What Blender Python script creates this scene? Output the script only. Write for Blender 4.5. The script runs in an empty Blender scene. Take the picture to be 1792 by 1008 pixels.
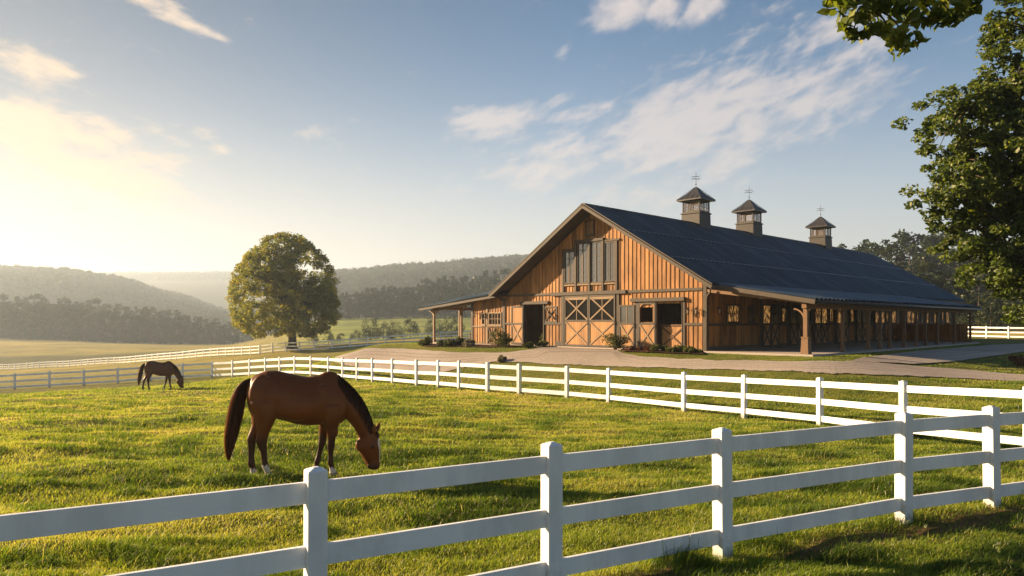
import bpy, bmesh, math, random
import numpy as np
from mathutils import Vector, Matrix

random.seed(7)
rng = np.random.default_rng(11)
SC = bpy.context.scene
COL = SC.collection
F, CX, HY, CAMZ = 1263.0, 896.0, 562.0, 2.5
R = math.radians
SUN_AZ = np.array([-1.0, 0.33]); SUN_AZ = SUN_AZ / np.linalg.norm(SUN_AZ)
SUN_EL = R(17.0)
SUN_DIR = Vector((SUN_AZ[0]*math.cos(SUN_EL), SUN_AZ[1]*math.cos(SUN_EL), math.sin(SUN_EL)))

# ------------------------------------------------------------------ helpers
def vnoise(x, y, seed=0):
    x = np.asarray(x, float); y = np.asarray(y, float)
    xi = np.floor(x).astype(np.int64); yi = np.floor(y).astype(np.int64)
    fx = x - xi; fy = y - yi
    fx = fx*fx*(3-2*fx); fy = fy*fy*(3-2*fy)
    def hsh(i, j):
        n = (i*374761393 + j*668265263 + seed*1442695041) & 0x7fffffff
        n = ((n ^ (n >> 13)) * 1274126177) & 0x7fffffff
        return ((n ^ (n >> 16)) & 0xffff) / 65535.0
    a = hsh(xi, yi); b = hsh(xi+1, yi); c = hsh(xi, yi+1); d = hsh(xi+1, yi+1)
    return (a*(1-fx)+b*fx)*(1-fy) + (c*(1-fx)+d*fx)*fy

def fbm(x, y, seed=0, octaves=3):
    t = 0; amp = .5; tot = 0
    for k in range(octaves):
        t = t + amp*vnoise(np.asarray(x)*2**k, np.asarray(y)*2**k, seed+k*17); tot += amp; amp *= .5
    return t/tot

def sstep(a, b, x):
    t = np.clip((np.asarray(x, float)-a)/(b-a), 0, 1)
    return t*t*(3-2*t)

def mesh_np(name, verts, faces, mat=None, parent=None, attr=None, smooth=False, loc=None):
    """faces: (N,k) int array or list of tuples"""
    me = bpy.data.meshes.new(name)
    verts = np.asarray(verts, np.float32)
    if isinstance(faces, np.ndarray):
        n, k = faces.shape
        me.vertices.add(len(verts)); me.vertices.foreach_set('co', verts.ravel())
        me.loops.add(n*k); me.loops.foreach_set('vertex_index', faces.astype(np.int32).ravel())
        me.polygons.add(n); me.polygons.foreach_set('loop_start', np.arange(0, n*k, k, dtype=np.int32))
        if smooth: me.polygons.foreach_set('use_smooth', np.ones(n, bool))
        me.update(calc_edges=True)
    else:
        me.from_pydata([tuple(v) for v in verts], [], faces); me.update()
        if smooth: me.polygons.foreach_set('use_smooth', np.ones(len(me.polygons), bool))
    if attr:
        for k, val in attr.items():
            val = np.asarray(val, np.float32)
            if val.ndim == 1:
                a = me.attributes.new(k, 'FLOAT', 'POINT'); a.data.foreach_set('value', val)
            else:
                a = me.attributes.new(k, 'FLOAT_COLOR', 'POINT'); a.data.foreach_set('color', val.ravel())
    if mat: me.materials.append(mat)
    return link(name, me, parent)

def link(name, me, parent=None):
    o = bpy.data.objects.new(name, me); COL.objects.link(o)
    if parent is not None: o.parent = parent
    return o

def tag(o, label=None, cat=None, group=None, kind=None):
    if label: o['label'] = label
    if cat: o['category'] = cat
    if group: o['group'] = group
    if kind: o['kind'] = kind
    return o

def empty(name, loc=(0, 0, 0), rz=0.0, label=None, cat=None, group=None):
    o = bpy.data.objects.new(name, None); COL.objects.link(o)
    o.location = loc; o.rotation_euler = (0, 0, rz); o.empty_display_size = .2
    return tag(o, label, cat, group)

def copy_tree(o, parent=None):
    c = o.copy(); COL.objects.link(c)
    if parent is not None: c.parent = parent
    for ch in list(o.children): copy_tree(ch, c)
    return c

class MB:
    def __init__(s): s.v = []; s.f = []
    def add(s, vs, fs):
        b = len(s.v); s.v += [tuple(p) for p in vs]; s.f += [tuple(i+b for i in f) for f in fs]; return s
    def box(s, x0, x1, y0, y1, z0, z1):
        return s.add([(x0,y0,z0),(x1,y0,z0),(x1,y1,z0),(x0,y1,z0),(x0,y0,z1),(x1,y0,z1),(x1,y1,z1),(x0,y1,z1)],
                     [(3,2,1,0),(4,5,6,7),(0,1,5,4),(1,2,6,5),(2,3,7,6),(3,0,4,7)])
    def board(s, x0, x1, y0, y1, z0, za, zb):      # box whose top slopes from za (x0) to zb (x1)
        return s.add([(x0,y0,z0),(x1,y0,z0),(x1,y1,z0),(x0,y1,z0),(x0,y0,za),(x1,y0,zb),(x1,y1,zb),(x0,y1,za)],
                     [(3,2,1,0),(4,5,6,7),(0,1,5,4),(1,2,6,5),(2,3,7,6),(3,0,4,7)])
    def bar(s, p0, p1, w, h, up=(0,0,1)):          # w across, h along up
        p0 = Vector(p0); p1 = Vector(p1); d = (p1-p0).normalized(); up = Vector(up)
        a = d.cross(up).normalized(); b = a.cross(d).normalized()
        vs = []
        for p in (p0, p1):
            for i, j in ((-1,-1),(1,-1),(1,1),(-1,1)): vs.append(p + a*(i*w/2) + b*(j*h/2))
        return s.add(vs, [(0,1,2,3),(7,6,5,4),(0,4,5,1),(1,5,6,2),(2,6,7,3),(3,7,4,0)])
    def tube(s, pts, rad, n=8, cap=True):
        pts = [Vector(p) for p in pts]; m = len(pts)
        if not hasattr(rad, '__len__'): rad = [rad]*m
        vs = []; ref = Vector((0.13, 0.31, 0.94))
        for i, p in enumerate(pts):
            d = (pts[min(i+1, m-1)] - pts[max(i-1, 0)]).normalized()
            a = d.cross(ref)
            if a.length < .05: a = d.cross(Vector((1, 0, 0)))
            a.normalize(); b = d.cross(a)
            for k in range(n):
                t = 2*math.pi*k/n; vs.append(p + a*(math.cos(t)*rad[i]) + b*(math.sin(t)*rad[i]))
        fs = [(i*n+k, i*n+(k+1)%n, (i+1)*n+(k+1)%n, (i+1)*n+k) for i in range(m-1) for k in range(n)]
        if cap: fs += [tuple(range(n))[::-1], tuple((m-1)*n+k for k in range(n))]
        return s.add(vs, fs)
    def lathe(s, prof, c=(0,0,0), n=16):
        vs = []; m = len(prof)
        for r, z in prof:
            for k in range(n):
                t = 2*math.pi*k/n; vs.append((c[0]+r*math.cos(t), c[1]+r*math.sin(t), c[2]+z))
        fs = [(i*n+k, i*n+(k+1)%n, (i+1)*n+(k+1)%n, (i+1)*n+k) for i in range(m-1) for k in range(n)]
        fs += [tuple(range(n))[::-1], tuple((m-1)*n+k for k in range(n))]
        return s.add(vs, fs)
    def build(s, name, mat=None, parent=None, smooth=False, bevel=0, seg=2):
        me = bpy.data.meshes.new(name); me.from_pydata(s.v, [], s.f); me.update()
        if smooth: me.polygons.foreach_set('use_smooth', np.ones(len(me.polygons), bool))
        if mat: me.materials.append(mat)
        o = link(name, me, parent)
        if bevel:
            m = o.modifiers.new('Bevel', 'BEVEL'); m.width = bevel; m.segments = seg; m.limit_method = 'ANGLE'
        return o

# ------------------------------------------------------------------ materials
class NT:
    def __init__(s, nt): s.nt = nt
    def n(s, t, **kw):
        nd = s.nt.nodes.new(t)
        for k, v in kw.items():
            if k.startswith('i_'):
                key = k[2:]; key = int(key) if key.isdigit() else key.replace('_', ' ')
                s.set(nd.inputs[key], v)
            else: setattr(nd, k, v)
        return nd
    def set(s, sock, v):
        if isinstance(v, bpy.types.NodeSocket): s.nt.links.new(v, sock)
        else: sock.default_value = v
    def math(s, op, a, b=0.0, c=None, clamp=False):
        nd = s.nt.nodes.new('ShaderNodeMath'); nd.operation = op; nd.use_clamp = clamp
        s.set(nd.inputs[0], a); s.set(nd.inputs[1], b)
        if c is not None: s.set(nd.inputs[2], c)
        return nd.outputs[0]
    def mixc(s, f, a, b, blend='MIX'):
        nd = s.nt.nodes.new('ShaderNodeMix'); nd.data_type = 'RGBA'; nd.blend_type = blend
        s.set(nd.inputs[0], f); s.set(nd.inputs[6], a); s.set(nd.inputs[7], b); return nd.outputs[2]
    def ramp(s, f, stops, interp='LINEAR'):
        nd = s.nt.nodes.new('ShaderNodeValToRGB'); cr = nd.color_ramp; cr.interpolation = interp
        while len(cr.elements) < len(stops): cr.elements.new(.5)
        for e, (p, c) in zip(cr.elements, stops):
            e.position = p; e.color = (c[0], c[1], c[2], 1) if len(c) == 3 else c
        s.set(nd.inputs[0], f); return nd.outputs[0]
    def smooth(s, x, a, b, lo=0.0, hi=1.0):
        nd = s.nt.nodes.new('ShaderNodeMapRange'); nd.interpolation_type = 'SMOOTHSTEP'
        s.set(nd.inputs[0], x); s.set(nd.inputs[1], a); s.set(nd.inputs[2], b); s.set(nd.inputs[3], lo); s.set(nd.inputs[4], hi)
        return nd.outputs[0]

def c4(c): return (c[0], c[1], c[2], 1.0)

def new_mat(name):
    m = bpy.data.materials.new(name); m.use_nodes = True
    nt = m.node_tree; nt.nodes.clear(); h = NT(nt)
    out = h.n('ShaderNodeOutputMaterial')
    return m, h, out

def principled(name, base, rough=.6, metal=0.0, var=.15, scale=4.0, stretch=(1,1,1), bump=0.0, bump_scale=None, island=0.0, spec=.4, coords='Object', detail=5, stain=0.0, mud=0.0):
    m, h, out = new_mat(name)
    b = h.n('ShaderNodeBsdfPrincipled', i_Roughness=rough, i_Metallic=metal); b.inputs['Specular IOR Level'].default_value = spec
    tc = h.n('ShaderNodeTexCoord').outputs[coords]
    mp = h.n('ShaderNodeMapping', i_Vector=tc, i_Scale=stretch).outputs[0]
    nz = h.n('ShaderNodeTexNoise', i_Vector=mp, i_Scale=scale, i_Detail=detail, i_Roughness=.62).outputs[0]
    v = h.math('MULTIPLY_ADD', nz, 2*var, 1.0-var)
    if stain:
        ns = h.n('ShaderNodeTexNoise', i_Vector=h.n('ShaderNodeMapping', i_Vector=tc, i_Scale=(1.3, 1.3, .35)).outputs[0], i_Scale=1.1, i_Detail=6.0, i_Roughness=.65).outputs[0]
        v = h.math('MULTIPLY', v, h.smooth(ns, .38, .6, 1.0-stain, 1.06))
    if island:
        isl = h.n('ShaderNodeNewGeometry').outputs['Random Per Island']
        v = h.math('MULTIPLY', v, h.math('MULTIPLY_ADD', isl, 2*island, 1.0-island))
    col = h.n('ShaderNodeVectorMath', operation='SCALE', i_0=(base[0], base[1], base[2])); h.set(col.inputs['Scale'], v)
    if mud:
        zz = h.n('ShaderNodeSeparateXYZ', i_0=tc).outputs[2]
        nm = h.n('ShaderNodeTexNoise', i_Vector=tc, i_Scale=9.0, i_Detail=5.0, i_Roughness=.7).outputs[0]
        mk = h.smooth(h.math('ADD', zz, h.math('MULTIPLY_ADD', nm, -.5, .25)), .0, .26, mud, 0.0)
        h.set(b.inputs['Base Color'], h.mixc(mk, col.outputs[0], (.13, .12, .055, 1)))
    else: h.set(b.inputs['Base Color'], col.outputs[0])
    if bump:
        nz2 = h.n('ShaderNodeTexNoise', i_Vector=mp, i_Scale=bump_scale or scale*4, i_Detail=4.0).outputs[0]
        bp = h.n('ShaderNodeBump', i_Strength=bump, i_Distance=.02, i_Height=nz2)
        h.set(b.inputs['Normal'], bp.outputs[0])
    h.set(out.inputs[0], b.outputs[0])
    return m

def leaf_mat(name, dark, mid, light, trans=.45, gloss=.12):
    m, h, out = new_mat(name)
    t = h.n('ShaderNodeAttribute', attribute_name='tint').outputs['Fac']
    oi = h.n('ShaderNodeObjectInfo').outputs['Random']
    t = h.math('ADD', t, h.math('MULTIPLY_ADD', oi, .3, -.15), clamp=True)
    col = h.ramp(t, [(0, dark), (.5, mid), (1, light)])
    d = h.n('ShaderNodeBsdfDiffuse', i_Color=col)
    tcol = h.mixc(1.0, col, (1.35, 1.25, .55, 1), 'MULTIPLY')
    tr = h.n('ShaderNodeBsdfTranslucent', i_Color=tcol)
    mx = h.n('ShaderNodeMixShader', i_0=trans, i_1=d.outputs[0], i_2=tr.outputs[0])
    g = h.n('ShaderNodeBsdfGlossy', i_Roughness=.5, i_Color=(1, .95, .8, 1))
    mx2 = h.n('ShaderNodeMixShader', i_0=gloss*.2, i_1=mx.outputs[0], i_2=g.outputs[0])
    h.set(out.inputs[0], mx2.outputs[0])
    return m

def emit_mat(name, c, s):
    m, h, out = new_mat(name)
    e = h.n('ShaderNodeEmission', i_Color=c4(c), i_Strength=s); h.set(out.inputs[0], e.outputs[0]); return m

# ------------------------------------------------------------------ barn frame (local x = right along the front, y = depth)
PADZ = 0.9
P0 = ((1237-CX)/F*38.86, 38.86)
BROT = R(-46.0)
LX = (math.cos(BROT), math.sin(BROT)); LY = (-math.sin(BROT), math.cos(BROT))
def to_local(x, y):
    dx = x-P0[0]; dy = y-P0[1]
    return dx*LX[0]+dy*LX[1], dx*LY[0]+dy*LY[1]
def to_world(lx, ly):
    return P0[0]+lx*LX[0]+ly*LY[0], P0[1]+lx*LX[1]+ly*LY[1]
def front_x(px, ly=0.0):
    k = (px-CX)/F; ox, oy = to_world(0, ly)
    return (k*oy-ox)/(LX[0]-k*LX[1])
def side_y(px, lx=0.0):
    k = (px-CX)/F; ox, oy = to_world(lx, 0)
    return (k*oy-ox)/(LY[0]-k*LY[1])
def loc_z(lx, ly, py):
    return CAMZ-(py-HY)/F*to_world(lx, ly)[1]-PADZ

# ------------------------------------------------------------------ terrain
def W(px, py, d): return ((px-CX)/F*d, d, CAMZ-(py-HY)/F*d)
REAR = [(1581,17.3,-.31),(1435,20.2,-.45),(1302,22.9,-.57),(1197,25.0,-.63),(1065,28.2,-.70),(992,29.8,-.70),(908,31.4,-.71),
        (853,32.6,-.71),(803,34.2,-.74),(767,35.6,-.78),(729,37.0,-.83),(687,39.2,-.90),(652,41.2,-.97),(625,43.2,-1.06),(600,45.4,-1.15),(575,47.6,-1.25)]
ctrl = [(0,0,0),(-6,3,0),(6,3,0),(-1.5,5.6,0),(2.2,7.65,0),(5,9.2,0),(7,10.3,-.02),(-3.8,11.6,0),(-6,9,0),(-10,12,-.05),(0,14,-.1),(6,14,-.12),
        (12,12,-.1),(18,14,0),(-3,20,-.32),(-12,22,-.4),(20,24,.1),(-20,39,-1.24),(-10,33,-.85),(-60,-60,0),(60,-60,0),(0,-60,0),(0,-20,0),(-20,0,0),(20,0,0),
        (-80,0,-3),(80,0,.8),(100,60,1.2),(60,40,.8),(40,28,.4),(-100,60,-7),(26,36,.7)]
for px_, d_, z_ in REAR: ctrl.append(((px_-CX)/F*d_, d_, z_))
LEFTF = [(470,657,55.5),(420,659,59),(370,661,61),(300,664,61.5),(180,673,61),(90,678,60.5),(0,683,60),(-90,688,60),(-200,694,60)]
FARF = [(741,600,96),(640,607,97),(541,615,98),(455,620.5,102),(340,626.5,116),(206,636,138),(87,642.5,153),(0,647,163),(-150,655,185)]
ctrl += [W(*a) for a in LEFTF] + [W(*a) for a in FARF]
ctrl += [W(511,611,102), W(590,628,60), W(680,618,70), W(1792,592,80), W(1792,600,68), W(1740,640,36)]
C = np.array(ctrl, float)
def tps_k(r2): return np.where(r2 > 1e-9, .5*r2*np.log(np.maximum(r2, 1e-9)), 0)
_n = len(C); _A = np.zeros((_n+3, _n+3))
_r2 = ((C[:, None, :2]-C[None, :, :2])**2).sum(-1)
_A[:_n, :_n] = tps_k(_r2) + np.eye(_n)*6.0
_A[:_n, _n] = 1; _A[:_n, _n+1:] = C[:, :2]; _A[_n, :_n] = 1; _A[_n+1:, :_n] = C[:, :2].T
_w = np.linalg.solve(_A, np.concatenate([C[:, 2], np.zeros(3)]))
def tps(x, y):
    sh = np.shape(x); x = np.ravel(x).astype(float); y = np.ravel(y).astype(float); out = np.empty(len(x))
    for i in range(0, len(x), 40000):
        q = np.stack([x[i:i+40000], y[i:i+40000]], 1)
        r2 = ((q[:, None, :]-C[None, :, :2])**2).sum(-1)
        out[i:i+40000] = tps_k(r2) @ _w[:_n] + _w[_n] + q @ _w[_n+1:]
    return out.reshape(sh)
TPX = [-900,-200,0,100,200,300,400,600,750,900,1100,1400,1600,1800,2700]
TAB = {
 110:(672,660,652,648,643,634,618,611,599,596,590,576,573,572,570),
 160:(660,656,648,642,634,625,613,604,596,594,584,568,560,556,556),
 200:(650,648,640,636,631,622,611,597,591,587,578,545,532,528,535),
 260:(625,616,612,611,611,610,607,584,579,574,568,522,508,505,515),
 330:(606,598,597,598,602,604,604,567,563,561,556,505,492,490,500),
 380:(598,592,592,594,599,602,602,557,554,552,548,497,484,480,492),
 500:(590,582,580,579,578,578,582,560,552,542,530,490,480,476,485),
 620:(575,562,560,561,566,572,578,548,538,524,510,480,476,474,480),
 760:(520,502,500,505,519,540,562,506,491,476,464,465,470,468,470),
 1000:(485,472,474,477,490,520,552,480,468,456,446,450,460,460,462),
 1150:(500,492,492,496,505,525,548,495,488,476,466,470,480,480,480),
 1600:(510,505,505,504,502,501,500,501,505,505,500,500,500,500,500),
 2300:(495,490,488,487,484,483,482,483,486,488,490,490,490,490,490),
 2650:(530,530,530,530,530,530,530,530,530,530,530,530,530,530,530),
 6000:(552,552,552,552,552,552,552,552,552,552,552,552,552,552,552)}
TD = np.array(sorted(TAB)); TV = np.array([TAB[d] for d in TD], float); TPX = np.array(TPX, float)
TZ = CAMZ-(TV-HY)/F*TD[:, None]
def far_h(x, y):
    az = np.clip(np.arctan2(x, y), R(-55), R(55)); r = np.hypot(x, y)
    p = np.clip(CX+F*np.tan(az), TPX[0], TPX[-1]-1e-3); d = np.clip(r*np.cos(az), TD[0], TD[-1]-1e-3)
    i = np.clip(np.searchsorted(TD, d, side='right')-1, 0, len(TD)-2); j = np.clip(np.searchsorted(TPX, p, side='right')-1, 0, len(TPX)-2)
    a = (d-TD[i])/(TD[i+1]-TD[i]); b = (p-TPX[j])/(TPX[j+1]-TPX[j])
    b = b*b*(3-2*b)*.6+b*.4
    return (TZ[i, j]*(1-b)+TZ[i, j+1]*b)*(1-a)+(TZ[i+1, j]*(1-b)+TZ[i+1, j+1]*b)*a
def pad_mask(x, y):
    lx, ly = to_local(x, y)
    dx = np.maximum(np.maximum(-25.5-lx, lx-6.6), 0); dy = np.maximum(np.maximum(-2.2-ly, ly-47), 0)
    return 1-sstep(0, 8.5, np.hypot(dx, dy))
def hbase(x, y):
    x = np.asarray(x, float); y = np.asarray(y, float)
    r = np.hypot(x, y); az = np.clip(np.arctan2(x, y), R(-55), R(55)); d = r*np.cos(az)
    w = sstep(100, 150, d)
    z = tps(x, y)*(1-w) + far_h(x, y)*w
    m = pad_mask(x, y)
    return z*(1-m) + (PADZ-.10)*m
def bumps(x, y):
    a = (fbm(x*.42+.15*y, y*.9, 3, 3)-.5)*.25 + (fbm(x*1.3, y*2.2, 9, 2)-.5)*.09
    fade = (1-sstep(30, 75, np.asarray(y))) * (1-np.clip(pad_mask(x, y)*3, 0, 1))
    lx, ly = to_local(x, y)
    return a*fade*(.25+.75*(1-sstep(20, 34, np.asarray(y)+np.asarray(x)*.9-0)))
def hgt(x, y): return hbase(x, y)+bumps(x, y)
def h1(x, y): return float(hgt(np.array([x]), np.array([y]))[0])
_ds = np.concatenate([np.arange(3, 60, .1), np.arange(60, 420, .5)])
def ground_at(px, py):
    x = (px-CX)/F*_ds; z = CAMZ-(py-HY)/F*_ds
    g = hbase(x, _ds); below = np.nonzero(z <= g)[0]
    k = below[0] if len(below) else len(_ds)-1
    return float(x[k]), float(_ds[k])
def wood_h(x, y): return hgt(x, y)
# ------------------------------------------------------------------ barn
M = {}
M['wood'] = principled('weathered_orange_boards', (.35,.160,.049), .62, mud=.5, var=.36, scale=2.2, stretch=(6,6,.55), island=.30, stain=.38, bump=.25, bump_scale=9, spec=.25)
M['wood2'] = principled('door_boards', (.38,.19,.068), .6, stain=.25, var=.25, scale=2.0, stretch=(5,5,.6), island=.12, bump=.2, bump_scale=9, spec=.25)
M['trim'] = principled('grey_brown_trim', (.078,.060,.044), .65, var=.28, scale=2.5, stretch=(2,2,1), island=.12, bump=.15, spec=.25)
M['trimlight'] = principled('pale_timber', (.24,.16,.092), .65, var=.25, scale=3, island=.12, bump=.15, spec=.25)
M['post'] = principled('porch_timber', (.185,.105,.055), .65, var=.3, scale=3, stretch=(3,3,.6), island=.1, bump=.2, spec=.25)
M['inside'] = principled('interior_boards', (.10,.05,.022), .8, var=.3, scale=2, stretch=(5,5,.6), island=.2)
M['concrete'] = principled('concrete_slab', (.36,.30,.25), .85, var=.16, scale=2.0, bump=.15)
M['metal'] = principled('dark_iron', (.035,.034,.034), .45, metal=.6, var=.1)
M['cupola'] = principled('grey_cupola_boards', (.046,.038,.031), .6, var=.22, scale=3, stretch=(3,3,.7), island=.1)
def glass(name, base, ior, rough):
    m, h, out = new_mat(name)
    b = h.n('ShaderNodeBsdfPrincipled', i_Base_Color=c4(base), i_Roughness=rough, i_IOR=ior)
    nz = h.n('ShaderNodeTexNoise', i_Scale=1.3, i_Vector=h.n('ShaderNodeTexCoord').outputs['Object']).outputs[0]
    h.set(b.inputs['Normal'], h.n('ShaderNodeBump', i_Strength=.06, i_Distance=.1, i_Height=nz).outputs[0])
    h.set(out.inputs[0], b.outputs[0]); return m
M['glass'] = glass('dark_window_glass', (.008,.007,.006), 1.25, .15)
M['skyglass'] = glass('bright_window_glass', (.06,.055,.05), 1.95, .12)
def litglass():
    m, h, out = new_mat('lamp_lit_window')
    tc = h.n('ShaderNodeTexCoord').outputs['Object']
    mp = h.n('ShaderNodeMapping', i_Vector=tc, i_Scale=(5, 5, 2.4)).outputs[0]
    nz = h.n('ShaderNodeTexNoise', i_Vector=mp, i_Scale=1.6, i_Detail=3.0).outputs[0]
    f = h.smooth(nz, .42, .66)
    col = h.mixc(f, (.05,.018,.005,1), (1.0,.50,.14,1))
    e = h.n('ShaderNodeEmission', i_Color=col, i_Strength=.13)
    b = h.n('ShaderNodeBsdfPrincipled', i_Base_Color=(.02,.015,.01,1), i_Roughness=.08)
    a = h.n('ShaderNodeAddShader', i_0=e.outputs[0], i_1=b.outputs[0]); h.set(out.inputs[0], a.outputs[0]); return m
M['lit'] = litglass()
def roofmat(name='blue_grey_metal_roof', spec=.45, rough=.30, k=1.0):
    m, h, out = new_mat(name)
    b = h.n('ShaderNodeBsdfPrincipled', i_Metallic=0.0); b.inputs['Specular IOR Level'].default_value = spec
    tc = h.n('ShaderNodeTexCoord').outputs['Object']
    n1 = h.n('ShaderNodeTexNoise', i_Vector=h.n('ShaderNodeMapping', i_Vector=tc, i_Scale=(.5, 1.4, .5)).outputs[0], i_Scale=.5, i_Detail=6.0).outputs[0]
    n2 = h.n('ShaderNodeTexNoise', i_Vector=h.n('ShaderNodeMapping', i_Vector=tc, i_Scale=(.4, 9, .4)).outputs[0], i_Scale=1.0, i_Detail=3.0).outputs[0]
    v = h.math('ADD', h.math('MULTIPLY', n1, .7), h.math('MULTIPLY', n2, .4))
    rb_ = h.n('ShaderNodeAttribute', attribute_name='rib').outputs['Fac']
    rc = h.n('ShaderNodeVectorMath', operation='SCALE', i_0=h.ramp(v, [(.36, (.008,.015,.024)), (.54, (.026,.041,.060)), (.72, (.062,.086,.115))])); h.set(rc.inputs['Scale'], h.math('MULTIPLY_ADD', rb_, 1.15, .14))  # valleys between ribs darkened in the colour to read as groove shade
    h.set(b.inputs['Base Color'], rc.outputs[0])
    h.set(b.inputs['Roughness'], h.math('MULTIPLY_ADD', n1, .3, rough))
    h.set(out.inputs[0], b.outputs[0]); return m
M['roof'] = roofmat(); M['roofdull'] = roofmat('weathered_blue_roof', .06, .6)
M['cuproof'] = principled('cupola_metal_roof', (.07,.066,.066), .42, metal=.5, var=.25, scale=2)
M['lamp'] = emit_mat('lantern_glow', (1.0, .62, .25), 1.0)

ROOF = [(-16.1,3.45), (-7.8,8.66), (.9,3.5)]
def roofz(x):
    if x < -16.1: return 3.45+(x+16.1)*.098
    if x < -7.8: return 3.45+(x+16.1)/8.3*5.21
    if x < .9: return 8.66-(x+7.8)/8.7*5.16
    return 3.5-(x-.9)/5.1*.88

barn = empty('barn', (P0[0], P0[1], PADZ), BROT, 'long timber horse barn with orange board walls, dark blue metal roof and three cupolas', 'barn')

def strips(mb, x0, x1, step, z0, top, openings, y0, y1, battens=.05, proud=.03):
    n = max(1, round((x1-x0)/step)); w = (x1-x0)/n
    def run(a, b, ya, yb, zlow, dz):
        cuts = sorted([(o[2], o[3]) for o in openings if o[0] < (a+b)/2 < o[1]])
        z = zlow
        for c0, c1 in cuts:
            if c0 > z+.02: mb.box(a, b, ya, yb, z, c0)
            z = max(z, c1)
        ta, tb = top(a)-dz, top(b)-dz
        if min(ta, tb) > z+.02: mb.board(a, b, ya, yb, z, ta, tb)
    for i in range(n):
        a = x0+i*w; run(a+.004, a+w-.004, y0, y1, z0, 0)
        if battens and i: run(a-battens/2, a+battens/2, y0-proud, y0-.001, z0, .01)

front_open = [(-13.9,-12.05,0,2.7), (-3.2,-1.5,0.02,2.6), (-4.28,-3.42,1.55,2.4)]
mb = MB()
strips(mb, -16, 0, .29, 0, lambda x: roofz(x)-.24, front_open, 0, .12)
mb.build('front_wall', M['wood'], barn)
mb = MB()
strips(mb, -19.3, -16.004, .27, 0, lambda x: roofz(x)-.16, [], 0, .12)
mb.build('wing_wall', M['wood'], barn)
# side wall under the porch (boards run along y), built in a swapped frame
class Swap(MB):
    def box(s, x0, x1, y0, y1, z0, z1): return MB.box(s, -y1, -y0, x0, x1, z0, z1)
    def board(s, x0, x1, y0, y1, z0, za, zb): return MB.box(s, -y1, -y0, x0, x1, z0, min(za, zb))
mb = Swap(); strips(mb, .13, 45, .3, 0, lambda x: 3.75, [], 0, .12); mb.build('side_wall', M['wood'], barn)
mb = Swap(); strips(mb, .13, 45, .3, 0, lambda x: 3.2, [], 15.88, 16, battens=0); mb.build('rear_side_wall', M['wood'], barn)
mb = MB(); strips(mb, -16, 0, .3, 0, lambda x: roofz(x)-.24, [], 45.01, 45.13, battens=0); mb.build('back_gable_wall', M['wood'], barn)
mb = Swap(); strips(mb, .13, 16, .3, 0, lambda x: 3.05, [], 19.18, 19.3, battens=0); mb.build('wing_end_wall', M['wood'], barn)
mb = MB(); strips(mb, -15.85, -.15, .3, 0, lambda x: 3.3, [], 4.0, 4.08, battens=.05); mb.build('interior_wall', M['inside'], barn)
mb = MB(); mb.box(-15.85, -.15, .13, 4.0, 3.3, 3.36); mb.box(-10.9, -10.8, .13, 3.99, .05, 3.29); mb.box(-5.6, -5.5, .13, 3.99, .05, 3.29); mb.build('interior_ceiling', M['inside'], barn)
mb = MB(); mb.box(-16, 0, .0, 45, -.2, .012); mb.build('floor_slab', M['concrete'], barn)
mb = MB(); mb.box(-16.3, -.001, -.4, -.003, -.35, 0.0); mb.build('front_plinth', M['concrete'], barn)
mb = MB(); mb.box(.002, 5.95, -.45, 28.9, -.45, .0); mb.build('porch_slab', M['concrete'], barn, bevel=.02)
mb = MB(); mb.box(-24.6, -16.301, -.9, 9.2, -.45, -.01); mb.build('wing_porch_slab', M['concrete'], barn, bevel=.02)

def roof_sheet(name, prof, y0, y1, mat, zadd=None, th=.11, rib=.50):
    ys, hs = [], []
    n = int(round((y1-y0)/rib)); w = (y1-y0)/n
    for i in range(n):
        b = y0+i*w
        for f, hh in tuple((k_/8, .055-.055*math.cos(2*math.pi*k_/8)) for k_ in range(8)): ys.append(b+f*w); hs.append(hh)
    ys.append(y1); hs.append(0)
    m, k = len(ys), len(prof); vs = []
    for y, hh in zip(ys, hs):
        for (x, z) in prof: vs.append((x, y, z+hh+(zadd(y) if zadd else 0)))
    fs = [(i*k+j, i*k+j+1, (i+1)*k+j+1, (i+1)*k+j) for i in range(m-1) for j in range(k-1)]
    b = len(vs)
    sub = sorted(set([0, m-1] + ([i for i in range(0, m, 8)] if zadd else [])))
    for i in sub:
        for (x, z) in prof: vs.append((x, ys[i], z-th+(zadd(ys[i]) if zadd else 0)))
    for a in range(len(sub)-1):
        fs += [(b+a*k+j, b+(a+1)*k+j, b+(a+1)*k+j+1, b+a*k+j+1) for j in range(k-1)]
    mb = MB(); mb.add(vs, fs)
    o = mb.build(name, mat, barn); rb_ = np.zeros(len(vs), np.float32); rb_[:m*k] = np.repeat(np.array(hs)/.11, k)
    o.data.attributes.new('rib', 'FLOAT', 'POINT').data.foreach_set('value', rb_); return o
def sag(p, n=6):
    out = []
    for (a, b) in zip(p[:-1], p[1:]):
        for i in range(n): t = i/n; out.append((a[0]+(b[0]-a[0])*t, a[1]+(b[1]-a[1])*t))
    return out+[p[-1]]
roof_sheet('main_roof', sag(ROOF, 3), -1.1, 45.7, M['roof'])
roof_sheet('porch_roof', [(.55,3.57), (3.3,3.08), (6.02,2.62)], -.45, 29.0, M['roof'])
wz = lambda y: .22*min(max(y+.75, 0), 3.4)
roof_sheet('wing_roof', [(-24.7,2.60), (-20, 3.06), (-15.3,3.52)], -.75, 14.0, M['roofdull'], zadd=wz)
mb = MB(); mb.bar((-7.8,-1.12,8.70), (-7.8,45.72,8.70), .34, .07); mb.build('ridge_cap', M['cuproof'], barn)
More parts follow.
